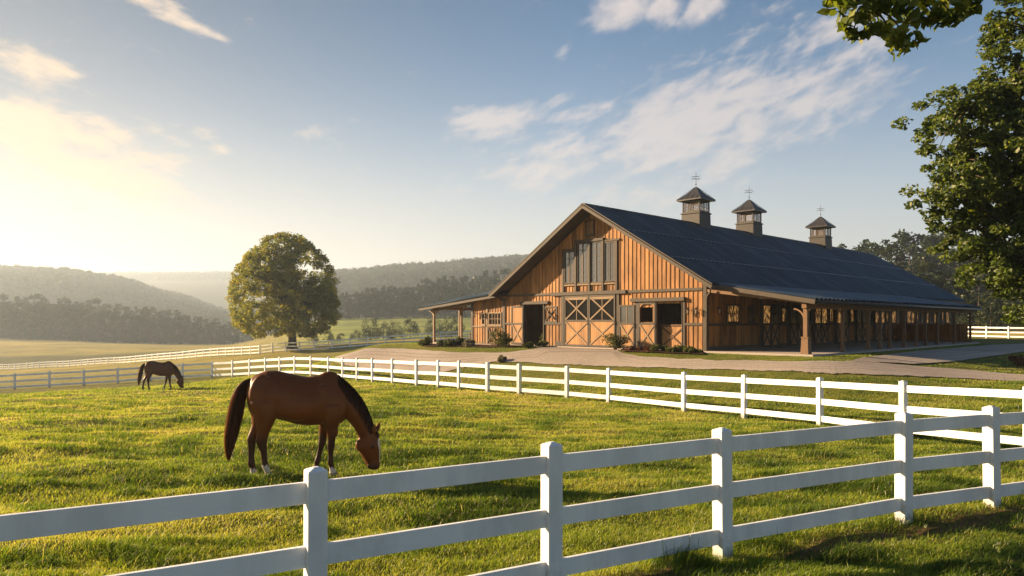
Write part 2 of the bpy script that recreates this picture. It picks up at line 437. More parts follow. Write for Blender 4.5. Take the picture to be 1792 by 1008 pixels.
for f_ in (.36, .70):                                           # sheet laps and the eave gutter
    xl = -7.8+8.7*f_; mb = MB(); mb.bar((xl, -1.09, roofz(xl)+.075), (xl, 45.6, roofz(xl)+.075), .16, .05, up=(.51, 0, .86)); mb.build('sheet_lap', M['roof'], barn)
mb = MB(); mb.tube([(6.13, -.45, 2.50), (6.13, 29.0, 2.46)], .065, 8); mb.build('gutter', M['metal'], barn, smooth=True)
# rakes and fascias
def fascia(p0, p1, h=.18, w=.05, mat='trim', name='fascia'):
    mb = MB(); mb.bar(p0, p1, w, h); return mb.build(name, M[mat], barn)
fascia((-16.2,-1.13,3.30), (-7.8,-1.13,8.54), mat='trim'); fascia((-7.8,-1.132,8.54), (.95,-1.132,3.36), mat='trim')
fascia((-16.3,-1.07,3.45), (-7.8,-1.07,8.74), h=.06, w=.1); fascia((-7.8,-1.072,8.74), (.97,-1.072,3.52), h=.06, w=.1)
fascia((.93,-1.1,3.36), (.93,-.46,3.36), h=.2); fascia((.93,29.02,3.38), (.93,45.6,3.38), h=.2)
fascia((.75,-.48,3.42), (6.05,-.48,2.52), h=.22); fascia((6.06,-.45,2.50), (6.06,29.0,2.50), h=.2)
fascia((.9,29.03,3.36), (6.05,29.03,2.5), h=.22)
fascia((-24.72,-.78,2.49), (-15.9,-.78,3.32), h=.16); fascia((-24.73,-.74,2.5), (-24.73,2.6,3.2), h=.2, mat='trim')
fascia((-7.8,45.73,8.5), (.95,45.73,3.3))
mb = MB()                                                       # soffit boards under the front overhang
for (a, b) in ((ROOF[0], ROOF[1]), (ROOF[1], ROOF[2])):
    for k in range(10):
        t0, t1 = k/10, (k+.97)/10
        p = lambda t: (a[0]+(b[0]-a[0])*t, a[1]+(b[1]-a[1])*t-.13)
        q0, q1 = p(t0), p(t1)
        mb.add([(q0[0],-1.1,q0[1]),(q1[0],-1.1,q1[1]),(q1[0],-.005,q1[1]),(q0[0],-.005,q0[1]),
                (q0[0],-1.1,q0[1]-.03),(q1[0],-1.1,q1[1]-.03),(q1[0],-.005,q1[1]-.03),(q0[0],-.005,q0[1]-.03)],
               [(0,1,2,3),(7,6,5,4),(0,4,5,1),(1,5,6,2),(2,6,7,3),(3,7,4,0)])
mb.build('soffit', M['trim'], barn)

# trims on the front
def beam(name, x0, x1, y0, y1, z0, z1, mat='trim', parent=None):
    mb = MB(); mb.box(x0, x1, y0, y1, z0, z1); return mb.build(name, M[mat], parent or barn, bevel=.012)
beam('corner_post', -.2, .022, -.07, .16, 0, 3.62); beam('corner_post', -16.0, -15.74, -.075, .1, 0, 3.2)
beam('corner_post', -19.36, -19.14, -.07, .14, 0, 2.9); beam('wall_stud', -17.72, -17.54, -.065, -.002, 0, 2.75, 'trimlight')
beam('wall_stud', -11.0, -10.26, -.05, -.002, 0, .3); beam('wall_stud', -10.5, -10.24, -.085, -.002, 0, 3.22)
beam('wall_stud', -6.04, -5.84, -.085, -.002, 0, 3.22); beam('wall_stud', -4.68, -4.44, -.07, -.002, 0, 2.7); 
beam('wall_stud', -1.47, -1.32, -.07, -.002, 0, 2.72)
beam('girt_beam', -15.73, -10.9, -.08, -.004, 3.28, 3.42); beam('girt_beam', -5.6, -.21, -.09, -.004, 3.26, 3.42)
beam('door_track_beam', -11.3, -5.3, -.17, -.004, 3.23, 3.45)
for a, b in ((-15.73,-15.1), (-12.0,-10.51), (-5.83,-4.69), (-1.31,-.21)): beam('belt_rail', a, b, -.065, -.006, 1.36, 1.50)
for a, b in ((-19.13,-17.73), (-17.53,-16.01)): beam('belt_rail', a, b, -.065, -.006, 1.16, 1.27, 'trimlight')
beam('door_header', -4.95, -1.3, -.2, -.005, 2.72, 2.93); beam('door_header', -14.2, -11.6, -.16, -.005, 2.72, 2.92)
mb = MB(); mb.tube([(-16.0,-.12,3.05), (-15.9,-.5,3.2), (-15.9,-.95,3.38)], .05, 6); mb.build('eave_brace', M['trim'], barn)

def cross(mb, x0, x1, y, z0, z1, w=.09, d=.035):
    mb.bar((x0, y, z0), (x1, y, z1), d, w, up=(0, 0, 1)); mb.bar((x0, y-.004, z1), (x1, y-.004, z0), d, w, up=(0, 0, 1))
def frame(mb, x0, x1, y0, y1, z0, z1, w):
    mb.box(x0, x0+w, y0, y1, z0, z1); mb.box(x1-w, x1, y0, y1, z0, z1); mb.box(x0+w, x1-w, y0, y1, z1-w, z1); mb.box(x0+w, x1-w, y0, y1, z0, z0+w)

def to_side(mb):                                                # front coords -> side wall coords
    mb.v = [(-v[1], v[0], v[2]) for v in mb.v]; return mb
def door_leaf(x0, x1, z0, z1, y, upper='glass', side=False, mid=None, fmat='trim', bmat='trimlight', name='barn_door', crosstop=False, arch=False):
    mid = mid or z0+(z1-z0)*.5; T = to_side if side else (lambda m: m); w = .1
    fm = MB(); frame(fm, x0, x1, y-.06, y, z0, z1, w); fm.box(x0+w, x1-w, y-.055, y, mid-.06, mid+.06)
    d = T(fm).build(name, M[fmat], barn, bevel=.006)
    p = MB(); n = max(2, int((x1-x0-2*w)/.16)); ww = (x1-x0-2*w)/n
    for i in range(n): p.box(x0+w+i*ww+.003, x0+w+(i+1)*ww-.003, y-.035, y-.008, z0+w, mid-.06)
    if upper == 'wood':
        for i in range(n): p.box(x0+w+i*ww+.003, x0+w+(i+1)*ww-.003, y-.035, y-.008, mid+.06, z1-w)
    T(p).build('panel', M['wood2'], d)
    b = MB(); cross(b, x0+w, x1-w, y-.048, z0+w+.02, mid-.08)
    T(b).build('cross_brace', M[bmat], d)
    if upper in ('glass', 'lit', 'skyglass'):
        g = MB(); g.box(x0+w, x1-w, y-.02, y-.008, mid+.06, z1-w); T(g).build('pane', M[upper], d)
        if crosstop:
            b = MB(); cross(b, x0+w, x1-w, y-.048, mid+.08, z1-w-.02); xm = (x0+x1)/2; b.box(xm-.02, xm+.02, y-.028, y-.0215, mid+.06, z1-w)
            b.box(x0+w, x1-w, y-.047, y-.021, z1-w-.16, z1-w-.001)
            T(b).build('cross_brace', M[bmat], d)
        elif not side:
            b = MB(); xm = (x0+x1)/2; b.box(xm-.02, xm+.02, y-.04, y-.021, mid+.06, z1-w); T(b).build('muntin', M[bmat], d)
    if arch:
        xa, xb, zt = x0+w, x1-w, z1-w
        for s in (0, 1):
            b = MB()
            cx = xa+.28 if s == 0 else xb-.28; cz = zt-.28; ex = xa if s == 0 else xb; pts = [(ex, cz), (ex, zt), (cx, zt)]
            for k in range(7):
                a = math.pi/2*k/6; pts.append((cx+(-1 if s == 0 else 1)*.28*math.sin(a), cz+.28*math.cos(a)))
            nv = len(pts); b.add([(q[0], y-.05, q[1]) for q in pts]+[(q[0], y-.021, q[1]) for q in pts],
                 [tuple(range(nv)), tuple(range(2*nv-1, nv-1, -1))]+[(i, (i+1) % nv, nv+(i+1) % nv, nv+i) for i in range(nv)])
            T(b).build('arch_corner', M['wood2'], d)
    h = MB(); hx = x1-w*.5; h.tube([(hx, y-.1, mid-.22), (hx, y-.1, mid+.02)], .014, 6); h.tube([(hx, y-.1, mid-.22), (hx, y-.058, mid-.22)], .012, 6); h.tube([(hx, y-.1, mid+.02), (hx, y-.058, mid+.02)], .012, 6)
    T(h).build('handle', M['metal'], d)
    return d
def window(x0, x1, z0, z1, y, pane='glass', side=False, cols=2, rows=3, fmat='trim', name='window', w=.08, sill=True):
    T = to_side if side else (lambda m: m)
    fm = MB(); frame(fm, x0, x1, y-.075, y, z0, z1, w); wd = T(fm).build(name, M[fmat], barn, bevel=.006)
    g = MB(); g.box(x0+w, x1-w, y-.02, y-.008, z0+w, z1-w); T(g).build('pane', M[pane], wd)
    b = MB()
    for i in range(1, cols): xm = x0+w+(x1-x0-2*w)*i/cols; b.box(xm-.018, xm+.018, y-.05, y-.021, z0+w, z1-w)
    for j in range(1, rows): zm = z0+w+(z1-z0-2*w)*j/rows; b.box(x0+w, x1-w, y-.045, y-.022, zm-.016, zm+.016)
    if b.v: T(b).build('muntin', M[fmat], wd)
    if sill: s = MB(); s.box(x0-.06, x1+.06, y-.12, y-.001, z0-.07, z0-.002); T(s).build('sill', M[fmat], wd)
    return wd
# double sliding doors
door_leaf(-10.16, -8.16, .03, 3.2, -.07, 'glass', mid=1.62, crosstop=True)
door_leaf(-8.14, -6.10, .03, 3.2, -.07, 'glass', mid=1.62, crosstop=True)
# stable doors beside the two doorways
door_leaf(-15.08, -13.93, .05, 2.62, -.05, 'wood', mid=1.42)
door_leaf(-4.42, -3.24, .06, 2.66, -.05, 'none', mid=1.46, arch=True)
door_leaf(-5.82, -4.70, .06, 2.56, -.05, 'skyglass', mid=1.46)
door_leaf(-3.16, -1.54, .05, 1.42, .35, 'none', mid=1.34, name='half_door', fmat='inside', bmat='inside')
mb = MB(); frame(mb, -12.02, -10.86, -.06, -.003, 1.5, 2.56, .09); sh = mb.build('shutter', M['trim'], barn, bevel=.006)
mb = MB(); cross(mb, -11.93, -10.95, -.04, 1.6, 2.46, w=.06); mb.build('cross_brace', M['trim'], sh)
for (x0, x1, z0, z1) in ((-13.98,-13.88,0,2.72), (-12.08,-12.0,0,2.72), (-3.26,-3.18,0,2.7), (-1.52,-1.47,0,2.7)): beam('door_jamb', x0, x1, -.09, .13, z0, z1)
# loft windows
window(-10.22, -9.34, 3.98, 6.05, -.01, 'skyglass', cols=2, rows=5, name='loft_window', sill=False)
window(-9.14, -8.22, 3.94, 6.5, -.01, 'skyglass', cols=2, rows=6, name='loft_window', sill=False)
window(-8.06, -7.16, 3.94, 6.5, -.01, 'skyglass', cols=2, rows=6, name='loft_window', sill=False)
window(-6.98, -6.14, 3.98, 6.4, -.01, 'skyglass', cols=2, rows=6, name='loft_window', sill=False)
beam('loft_header', -9.3, -7.0, -.16, -.005, 6.51, 6.68); beam('loft_header', -6.98, -5.8, -.1, -.005, 6.42, 6.54)
beam('loft_header', -10.35, -9.3, -.1, -.005, 6.07, 6.18)
for x in (-9.24, -8.14, -7.07): beam('mullion_post', x-.075, x+.075, -.13, -.005, 3.46, 6.5)
for x in (-10.32, -6.05): beam('mullion_post', x-.08, x+.08, -.11, -.005, 3.46, 6.06 if x < -9 else 6.41)
beam('loft_sill', -10.23, -6.14, -.1, -.004, 3.83, 3.93, 'trimlight')
mb = MB(); frame(mb, -8.5, -7.76, -.08, -.003, 6.85, 7.9, .09)
v = mb.build('gable_vent', M['trim'], barn, bevel=.006)
mb = MB()
for k in range(7): z = 6.98+k*.115; mb.bar((-8.41, -.03, z), (-7.85, -.03, z), .06, .03, up=(0, .6, .8))
mb.build('louver', M['trimlight'], v)
# left wing window, half door and lanterns
window(-17.45, -16.1, 1.3, 2.22, -.01, 'glass', cols=4, rows=2, fmat='trimlight')
window(-18.2, -17.78, 1.32, 2.2, -.01, 'glass', cols=1, rows=2, fmat='trimlight')
mb = MB(); cross(mb, -17.48, -16.75, -.05, .2, 1.1, w=.07); mb.build('cross_brace', M['trim'], barn)
def lantern(p, out):
    mb = MB(); x, y, z = p; ox, oy = out
    mb.box(x-.06+ox*.01, x+.06+ox*.01, y-.06+oy*.01, y+.06+oy*.01, z-.12, z+.1) if False else None
    c = (x+ox*.2, y+oy*.2)
    mb.lathe([(.02,.2),(.1,.13),(.1,.11),(.02,.11)][::-1], (c[0], c[1], z)); mb.lathe([(.06,-.16),(.08,-.13),(.06,-.12)], (c[0], c[1], z), 8)
    for a in range(4): t = math.pi/4+a*math.pi/2; mb.tube([(c[0]+.075*math.cos(t), c[1]+.075*math.sin(t), z-.13), (c[0]+.085*math.cos(t), c[1]+.085*math.sin(t), z+.115)], .012, 5)
    mb.tube([(x, y, z+.05), (x+ox*.1, y+oy*.1, z+.28), (c[0], c[1], z+.2)], .014, 5)
    l = mb.build('lantern', M['metal'], barn)
    g = MB(); g.lathe([(.045,-.12),(.05,0),(.045,.1)], (c[0], c[1], z), 8); g.build('lantern_glass', M['lampglass'], l)
M['lampglass'] = principled('frosted_lantern_glass', (.6,.45,.28), .3, var=.05)
for x in (-18.75, -17.98): lantern((x, -.03, 2.05), (0, -1))
for x in (-1.05, -.52): lantern((x, -.03, 2.12), (0, -1))
lantern((.03, .95, 2.15), (1, 0)); lantern((-11.4, -.06, 2.0), (0, -1))
# side wall: belt rail, stall doors and windows
mb = MB(); mb.box(.003, .06, .2, 44.9, 1.34, 1.47); mb.box(.003, .05, .2, 44.9, 0, .22); mb.build('belt_rail', M['trim'], barn)
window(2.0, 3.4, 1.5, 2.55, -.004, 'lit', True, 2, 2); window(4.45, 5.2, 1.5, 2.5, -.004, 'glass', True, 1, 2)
rr = random.Random(3)
y = 6.1; k = 0
while y < 43:
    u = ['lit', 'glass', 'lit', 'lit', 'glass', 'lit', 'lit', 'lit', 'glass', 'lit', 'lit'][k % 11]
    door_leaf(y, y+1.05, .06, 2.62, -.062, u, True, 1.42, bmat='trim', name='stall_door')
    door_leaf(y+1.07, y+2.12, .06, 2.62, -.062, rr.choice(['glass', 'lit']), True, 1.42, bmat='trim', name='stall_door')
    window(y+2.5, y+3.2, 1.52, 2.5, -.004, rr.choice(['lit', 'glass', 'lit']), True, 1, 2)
    beam('wall_stud', .004, .07, y-.2, y-.04, 0, 2.9); y += 3.62; k += 1
# right porch
mb = MB(); mb.box(5.28, 5.52, -.2, 28.75, 2.22, 2.46); mb.build('porch_beam', M['post'], barn, bevel=.01)
for yy in np.arange(0, 28.8, 3.55):
    mb = MB(); mb.bar((.02, yy+.001, 3.24), (5.9, yy+.001, 2.46), .1, .16); mb.build('rafter', M['post'], barn)
def porch_post(x, y, z0, z1, big=False, dirs=((0, 1), (0, -1)), mat='post'):
    mb = MB(); w = .105 if big else .075
    mb.box(x-w, x+w, y-w, y+w, z0, z1)
    p = mb.build('porch_post', M[mat], barn, bevel=.012)
    b = MB(); bw = w+(.055 if big else .015); bh = .78 if big else .22
    b.v = []; b.add([(x-bw-.04,y-bw-.04,z0),(x+bw+.04,y-bw-.04,z0),(x+bw+.04,y+bw+.04,z0),(x-bw-.04,y+bw+.04,z0),(x-bw,y-bw,z0+bh),(x+bw,y-bw,z0+bh),(x+bw,y+bw,z0+bh),(x-bw,y+bw,z0+bh)],
              [(3,2,1,0),(4,5,6,7),(0,1,5,4),(1,2,6,5),(2,3,7,6),(3,0,4,7)])
    if big: b.box(x-bw-.03, x+bw+.03, y-bw-.03, y+bw+.03, z0+bh+.001, z0+bh+.06)
    b.build('post_base', M[mat], p, bevel=.01)
    for dx, dy in dirs:
        q = MB(); pts = []
        for i in range(7):
            t = i/6; a = t*math.pi/2
            r = .52; pts.append((x+dx*(w+r*(1-math.cos(a))*1.0-.02), y+dy*(w+r*(1-math.cos(a))-.02), z1-.62+.60*math.sin(a)))
        for a_, b_ in zip(pts[:-1], pts[1:]): q.bar(a_, b_, .055, .075, up=(dx, dy, .01))
        q.build('knee_brace', M[mat], p)
    return p
for i, yy in enumerate([0, 4.4, 8.0, 9.83, 11.4, 13.9, 16.1, 18.0, 20.5, 24.5, 28.6]):
    porch_post(5.4, yy+.02, 0, 2.22, i == 0, ((0, 1), (0, -1)) if i else ((0, 1), (-1, 0)))
mb = Swap(); mb = MB(); strips(mb, .1, 5.25, .25, 0, lambda x: 1.3, [], 28.55, 28.62, battens=.04); mb.box(.1, 5.25, 28.5, 28.66, 1.3, 1.4); mb.build('porch_end_panel', M['wood'], barn)
# left porch
mb = MB(); mb.bar((-24.3, .12, 2.42), (-19.3, .12, 2.92), .16, .2); mb.build('porch_beam', M['trimlight'], barn)
mb = MB(); mb.box(-24.3, -24.1, .25, 8.6, 2.5, 2.7); mb.build('porch_beam', M['post'], barn)
mb = MB(); mb.bar((-24.3, 2.9, 3.08), (-19.3, 2.9, 3.5), .16, .2); mb.build('porch_beam', M['post'], barn)
porch_post(-23.95, .12, -.01, 2.4, False, ((1, 0), (-1, 0)), 'trimlight'); porch_post(-24.2, 2.9, -.01, 2.5, False, ((1, 0), (0, 1)), 'trimlight'); porch_post(-22.9, 2.0, -.01, 2.75, False, ((1, 0), (0, 1)), 'trimlight')
porch_post(-24.2, 8.3, -.01, 2.5, False, ((0, -1),))
# downspout at the front corner
mb = MB(); mb.tube([(.35, -.25, 3.3), (.33, -.22, 3.14), (.12, -.12, 3.0), (.07, -.11, 2.8), (.07, -.11, .1)], .045, 8); mb.build('downspout', M['trim'], barn, smooth=True)
# cupolas
def cupola(yc):
    zc = 9.44; h = .80
    mb = MB()
    w0, w1 = .78, .74
    mb.add([(-7.8-w0,yc-w0,8.05),(-7.8+w0,yc-w0,8.05),(-7.8+w0,yc+w0,8.05),(-7.8-w0,yc+w0,8.05),(-7.8-w1,yc-w1,zc-.1),(-7.8+w1,yc-w1,zc-.1),(-7.8+w1,yc+w1,zc-.1),(-7.8-w1,yc+w1,zc-.1)],
           [(3,2,1,0),(4,5,6,7),(0,1,5,4),(1,2,6,5),(2,3,7,6),(3,0,4,7)])
    mb.box(-7.8-h, -7.8+h, yc-h, yc+h, zc-.099, zc)
    c = mb.build('cupola', M['cupola'], barn, bevel=.01)
    b = MB(); r = .70; pw = .085; z1 = 10.32
    for sx in (-1, 1):
        for sy in (-1, 1): b.box(-7.8+sx*r-(pw if sx > 0 else 0), -7.8+sx*r+(pw if sx < 0 else 0), yc+sy*r-(pw if sy > 0 else 0), yc+sy*r+(pw if sy < 0 else 0), zc+.001, z1)
    for s in (-1, 1):
        b.box(-7.8-r+pw, -7.8+r-pw, yc+s*(r-.04)-.035, yc+s*(r-.04)+.035, z1-.12, z1-.002); b.box(-7.8-r+pw, -7.8+r-pw, yc+s*(r-.04)-.035, yc+s*(r-.04)+.035, zc+.002, zc+.1)
        b.box(-7.8+s*(r-.04)-.035, -7.8+s*(r-.04)+.035, yc-r+pw, yc+r-pw, z1-.12, z1-.002); b.box(-7.8+s*(r-.04)-.035, -7.8+s*(r-.04)+.035, yc-r+pw, yc+r-pw, zc+.002, zc+.1)
        b.box(-7.825, -7.775, yc+s*(r-.04)-.03, yc+s*(r-.04)+.03, zc+.1, z1-.12); b.box(-7.8+s*(r-.04)-.03, -7.8+s*(r-.04)+.03, yc-.025, yc+.025, zc+.1, z1-.12)
    b.build('cupola_frame', M['cupola'], c)
    l = MB()
    for k in range(6):
        z = zc+.15+k*.105
        for s in (-1, 1):
            for a, e in ((-r+pw, -.04), (.04, r-pw)):
                l.bar((-7.8+a, yc+s*(r-.05), z), (-7.8+e, yc+s*(r-.05), z), .04, .028, up=(0, s*.5, .85))
                l.bar((-7.8+s*(r-.05), yc+a, z), (-7.8+s*(r-.05), yc+e, z), .04, .028, up=(s*.5, 0, .85))
    l.build('louver', M['trimlight'], c)
    t = MB(); e = 1.0; za = 11.32
    ring = lambda q, z: [(-7.8-q,yc-q,z),(-7.8+q,yc-q,z),(-7.8+q,yc+q,z),(-7.8-q,yc+q,z)]
    t.add(ring(e, 10.30)+ring(e, 10.38)+ring(.5, 10.83)+ring(.06, za), [(3,2,1,0)]+[(4*j+i, 4*j+(i+1) % 4, 4*j+4+(i+1) % 4, 4*j+4+i) for j in range(3) for i in range(4)]+[(12,13,14,15)])
    for k in range(4):
        sx, sy = [(-1,-1),(1,-1),(1,1),(-1,1)][k]; t.bar((-7.8+sx*e, yc+sy*e, 10.40), (-7.8+sx*.05, yc+sy*.05, za+.02), .05, .03)
    for q in (-.6, -.2, .2, .6):
        f = 1-abs(q); ztop = 10.38+(za-10.38)*f*.93
        for s in (-1, 1):
            t.bar((-7.8+q, yc+s*e, 10.395), (-7.8+q, yc+s*abs(q)*1.02, ztop), .03, .025); t.bar((-7.8+s*e, yc+q, 10.395), (-7.8+s*abs(q)*1.02, yc+q, ztop), .03, .025)
    t.build('cupola_roof', M['cuproof'], c)
    w = MB(); w.tube([(-7.8, yc, za-.05), (-7.8, yc, 12.42)], .016, 6); w.lathe([(.01,-.06),(.06,0),(.01,.06)], (-7.8, yc, 11.55), 8)
    w.tube([(-8.15, yc, 11.95), (-7.45, yc, 11.95)], .014, 5); w.tube([(-7.8, yc-.35, 11.95), (-7.8, yc+.35, 11.95)], .014, 5)
    for p in ((-8.15,yc), (-7.45,yc), (-7.8,yc-.35), (-7.8,yc+.35)): w.lathe([(.008,-.03),(.03,0),(.008,.03)], (p[0], p[1], 11.95), 6)
    w.bar((-8.1, yc-.1, 12.12), (-7.55, yc+.1, 12.12), .01, .035); w.build('weathervane', M['metal'], c)
for pc in (1218, 1311, 1436): cupola(side_y(pc, -7.8))
# ------------------------------------------------------------------ horses
HK = .00201
def hz(zx, zy): return ((zx-600)*HK, (945-zy)*HK)
def loft(mb, secs, n=22, post=None):
    """secs: (cx, cz, y, r_in_plane, r_lateral, angle of in-plane axis from +z in the xz plane, narrowing of the top)"""
    vs = []
    for (cx, cz, y, r1, r2, ang, tw) in secs:
        e = (math.sin(ang), math.cos(ang))
        for k in range(n):
            t = 2*math.pi*k/n; c, s = math.cos(t), math.sin(t)
            lat = r2*s*(1-tw*max(0, c)**1.5)
            p = (cx+e[0]*r1*c, y+lat, cz+e[1]*r1*c)
            vs.append(post(p) if post else p)
    m = len(secs)
    fs = [(i*n+k, i*n+(k+1) % n, (i+1)*n+(k+1) % n, (i+1)*n+k) for i in range(m-1) for k in range(n)]
    fs += [tuple(range(n))[::-1], tuple((m-1)*n+k for k in range(n))]
    mb.add(vs, fs)
def hair(strands, name, mat, parent, width, tints, seed=1):
    rs = np.random.default_rng(seed); V, Fc, T = [], [], []
    for pts, tn in zip(strands, tints):
        pts = np.array(pts); m = len(pts); a = rs.normal(size=3); a[1] *= .4; b = len(V)
        d = pts[-1]-pts[0]; s = np.cross(d, a); s /= np.linalg.norm(s)+1e-9
        for i, p in enumerate(pts):
            w = width*(1-.75*(i/(m-1))**2); V.append(p-s*w/2); V.append(p+s*w/2); T += [tn[0]+(tn[1]-tn[0])*i/(m-1)]*2
        for i in range(m-1): Fc.append((b+2*i, b+2*i+1, b+2*i+3, b+2*i+2))
    return mesh_np(name, V, np.array(Fc), mat, parent, {'tint': T})

def coat_mat():
    m, h, out = new_mat('horse_coat')
    a = h.n('ShaderNodeAttribute', attribute_name='coat')
    nz = h.n('ShaderNodeTexNoise', i_Vector=h.n('ShaderNodeTexCoord').outputs['Object'], i_Scale=5.0, i_Detail=4.0).outputs[0]
    col = h.n('ShaderNodeVectorMath', operation='SCALE', i_0=a.outputs['Color']); h.set(col.inputs['Scale'], h.math('MULTIPLY_ADD', nz, .5, .75))
    b = h.n('ShaderNodeBsdfPrincipled', i_Roughness=.40); h.set(b.inputs['Base Color'], col.outputs[0]); b.inputs['Specular IOR Level'].default_value = .2
    b.inputs['Sheen Weight'].default_value = .06; b.inputs['Sheen Roughness'].default_value = .4; b.inputs['Sheen Tint'].default_value = (1, .6, .35, 1)
    n2 = h.n('ShaderNodeTexNoise', i_Vector=h.n('ShaderNodeMapping', i_Vector=h.n('ShaderNodeTexCoord').outputs['Object'], i_Scale=(60, 60, 18)).outputs[0], i_Scale=4.0, i_Detail=2.0).outputs[0]
    h.set(b.inputs['Normal'], h.n('ShaderNodeBump', i_Strength=.12, i_Distance=.01, i_Height=n2).outputs[0])
    h.set(out.inputs[0], b.outputs[0]); return m
def hair_mat(name, c0, c1):
    m, h, out = new_mat(name)
    t = h.n('ShaderNodeAttribute', attribute_name='tint').outputs['Fac']
    col = h.ramp(t, [(0, c0), (.6, c1), (1, (.30,.11,.035))])
    b = h.n('ShaderNodeBsdfPrincipled', i_Roughness=.5, i_Base_Color=col); b.inputs['Specular IOR Level'].default_value = .3
    tr = h.n('ShaderNodeBsdfTranslucent', i_Color=col)
    h.set(out.inputs[0], h.n('ShaderNodeMixShader', i_0=.3, i_1=b.outputs[0], i_2=tr.outputs[0]).outputs[0]); return m
M['coat'] = coat_mat(); M['hair'] = hair_mat('horse_hair', (.018,.010,.007), (.22,.075,.022))
M['hoof'] = principled('hoof_horn', (.17,.13,.10), .5, var=.3, scale=12)
M['eye'] = principled('horse_eye', (.006,.004,.003), .08, var=0, spec=.8)

def leg(mb, secs, y, shift=0.0, ysh=0.0):
    out = []
    for (zx, zy, hx, hy) in secs:
        t = max(0, (zy-520)/425.0); x, z = hz(zx+shift*t, zy)
        out.append((x, z, y+ysh*t, hx*HK, hy*HK, math.pi/2, 0))
    loft(mb, out, 16); x, z = hz(secs[-1][0]+shift, 945); return x, y+ysh
HIND_N = [(385,360,120,72),(392,430,104,72),(390,490,76,62),(384,530,62,50),(376,575,50,40),(366,620,43,31),(358,655,44,27),(364,690,35,23),(375,740,26,19),(381,800,24,18),(386,848,29,22),(400,882,23,19),(411,908,27,24),(416,930,29,27)]
HIND_F = [(360,360,115,72),(345,430,92,72),(332,490,62,60),(320,540,45,46),(306,580,41,36),(288,625,41,30),(278,655,40,27),(275,690,33,23),(272,740,27,19),(271,800,25,18),(273,848,31,22),(284,882,25,19),(291,908,28,24),(296,930,30,27)]
FORE_N = [(868,400,88,64),(866,470,80,64),(866,530,66,52),(870,580,48,40),(870,630,36,32),(867,675,30,27),(866,712,32,28),(864,745,24,20),(862,800,20,17),(862,842,26,21),(870,876,21,18),(878,905,26,24),(882,930,28,26)]
FORE_F = [(850,400,80,64),(840,470,70,62),(828,530,56,50),(816,580,44,40),(808,630,35,32),(801,675,31,27),(797,712,33,28),(788,745,24,20),(774,800,21,17),(764,842,26,21),(757,876,21,18),(752,905,26,24),(750,930,28,26)]

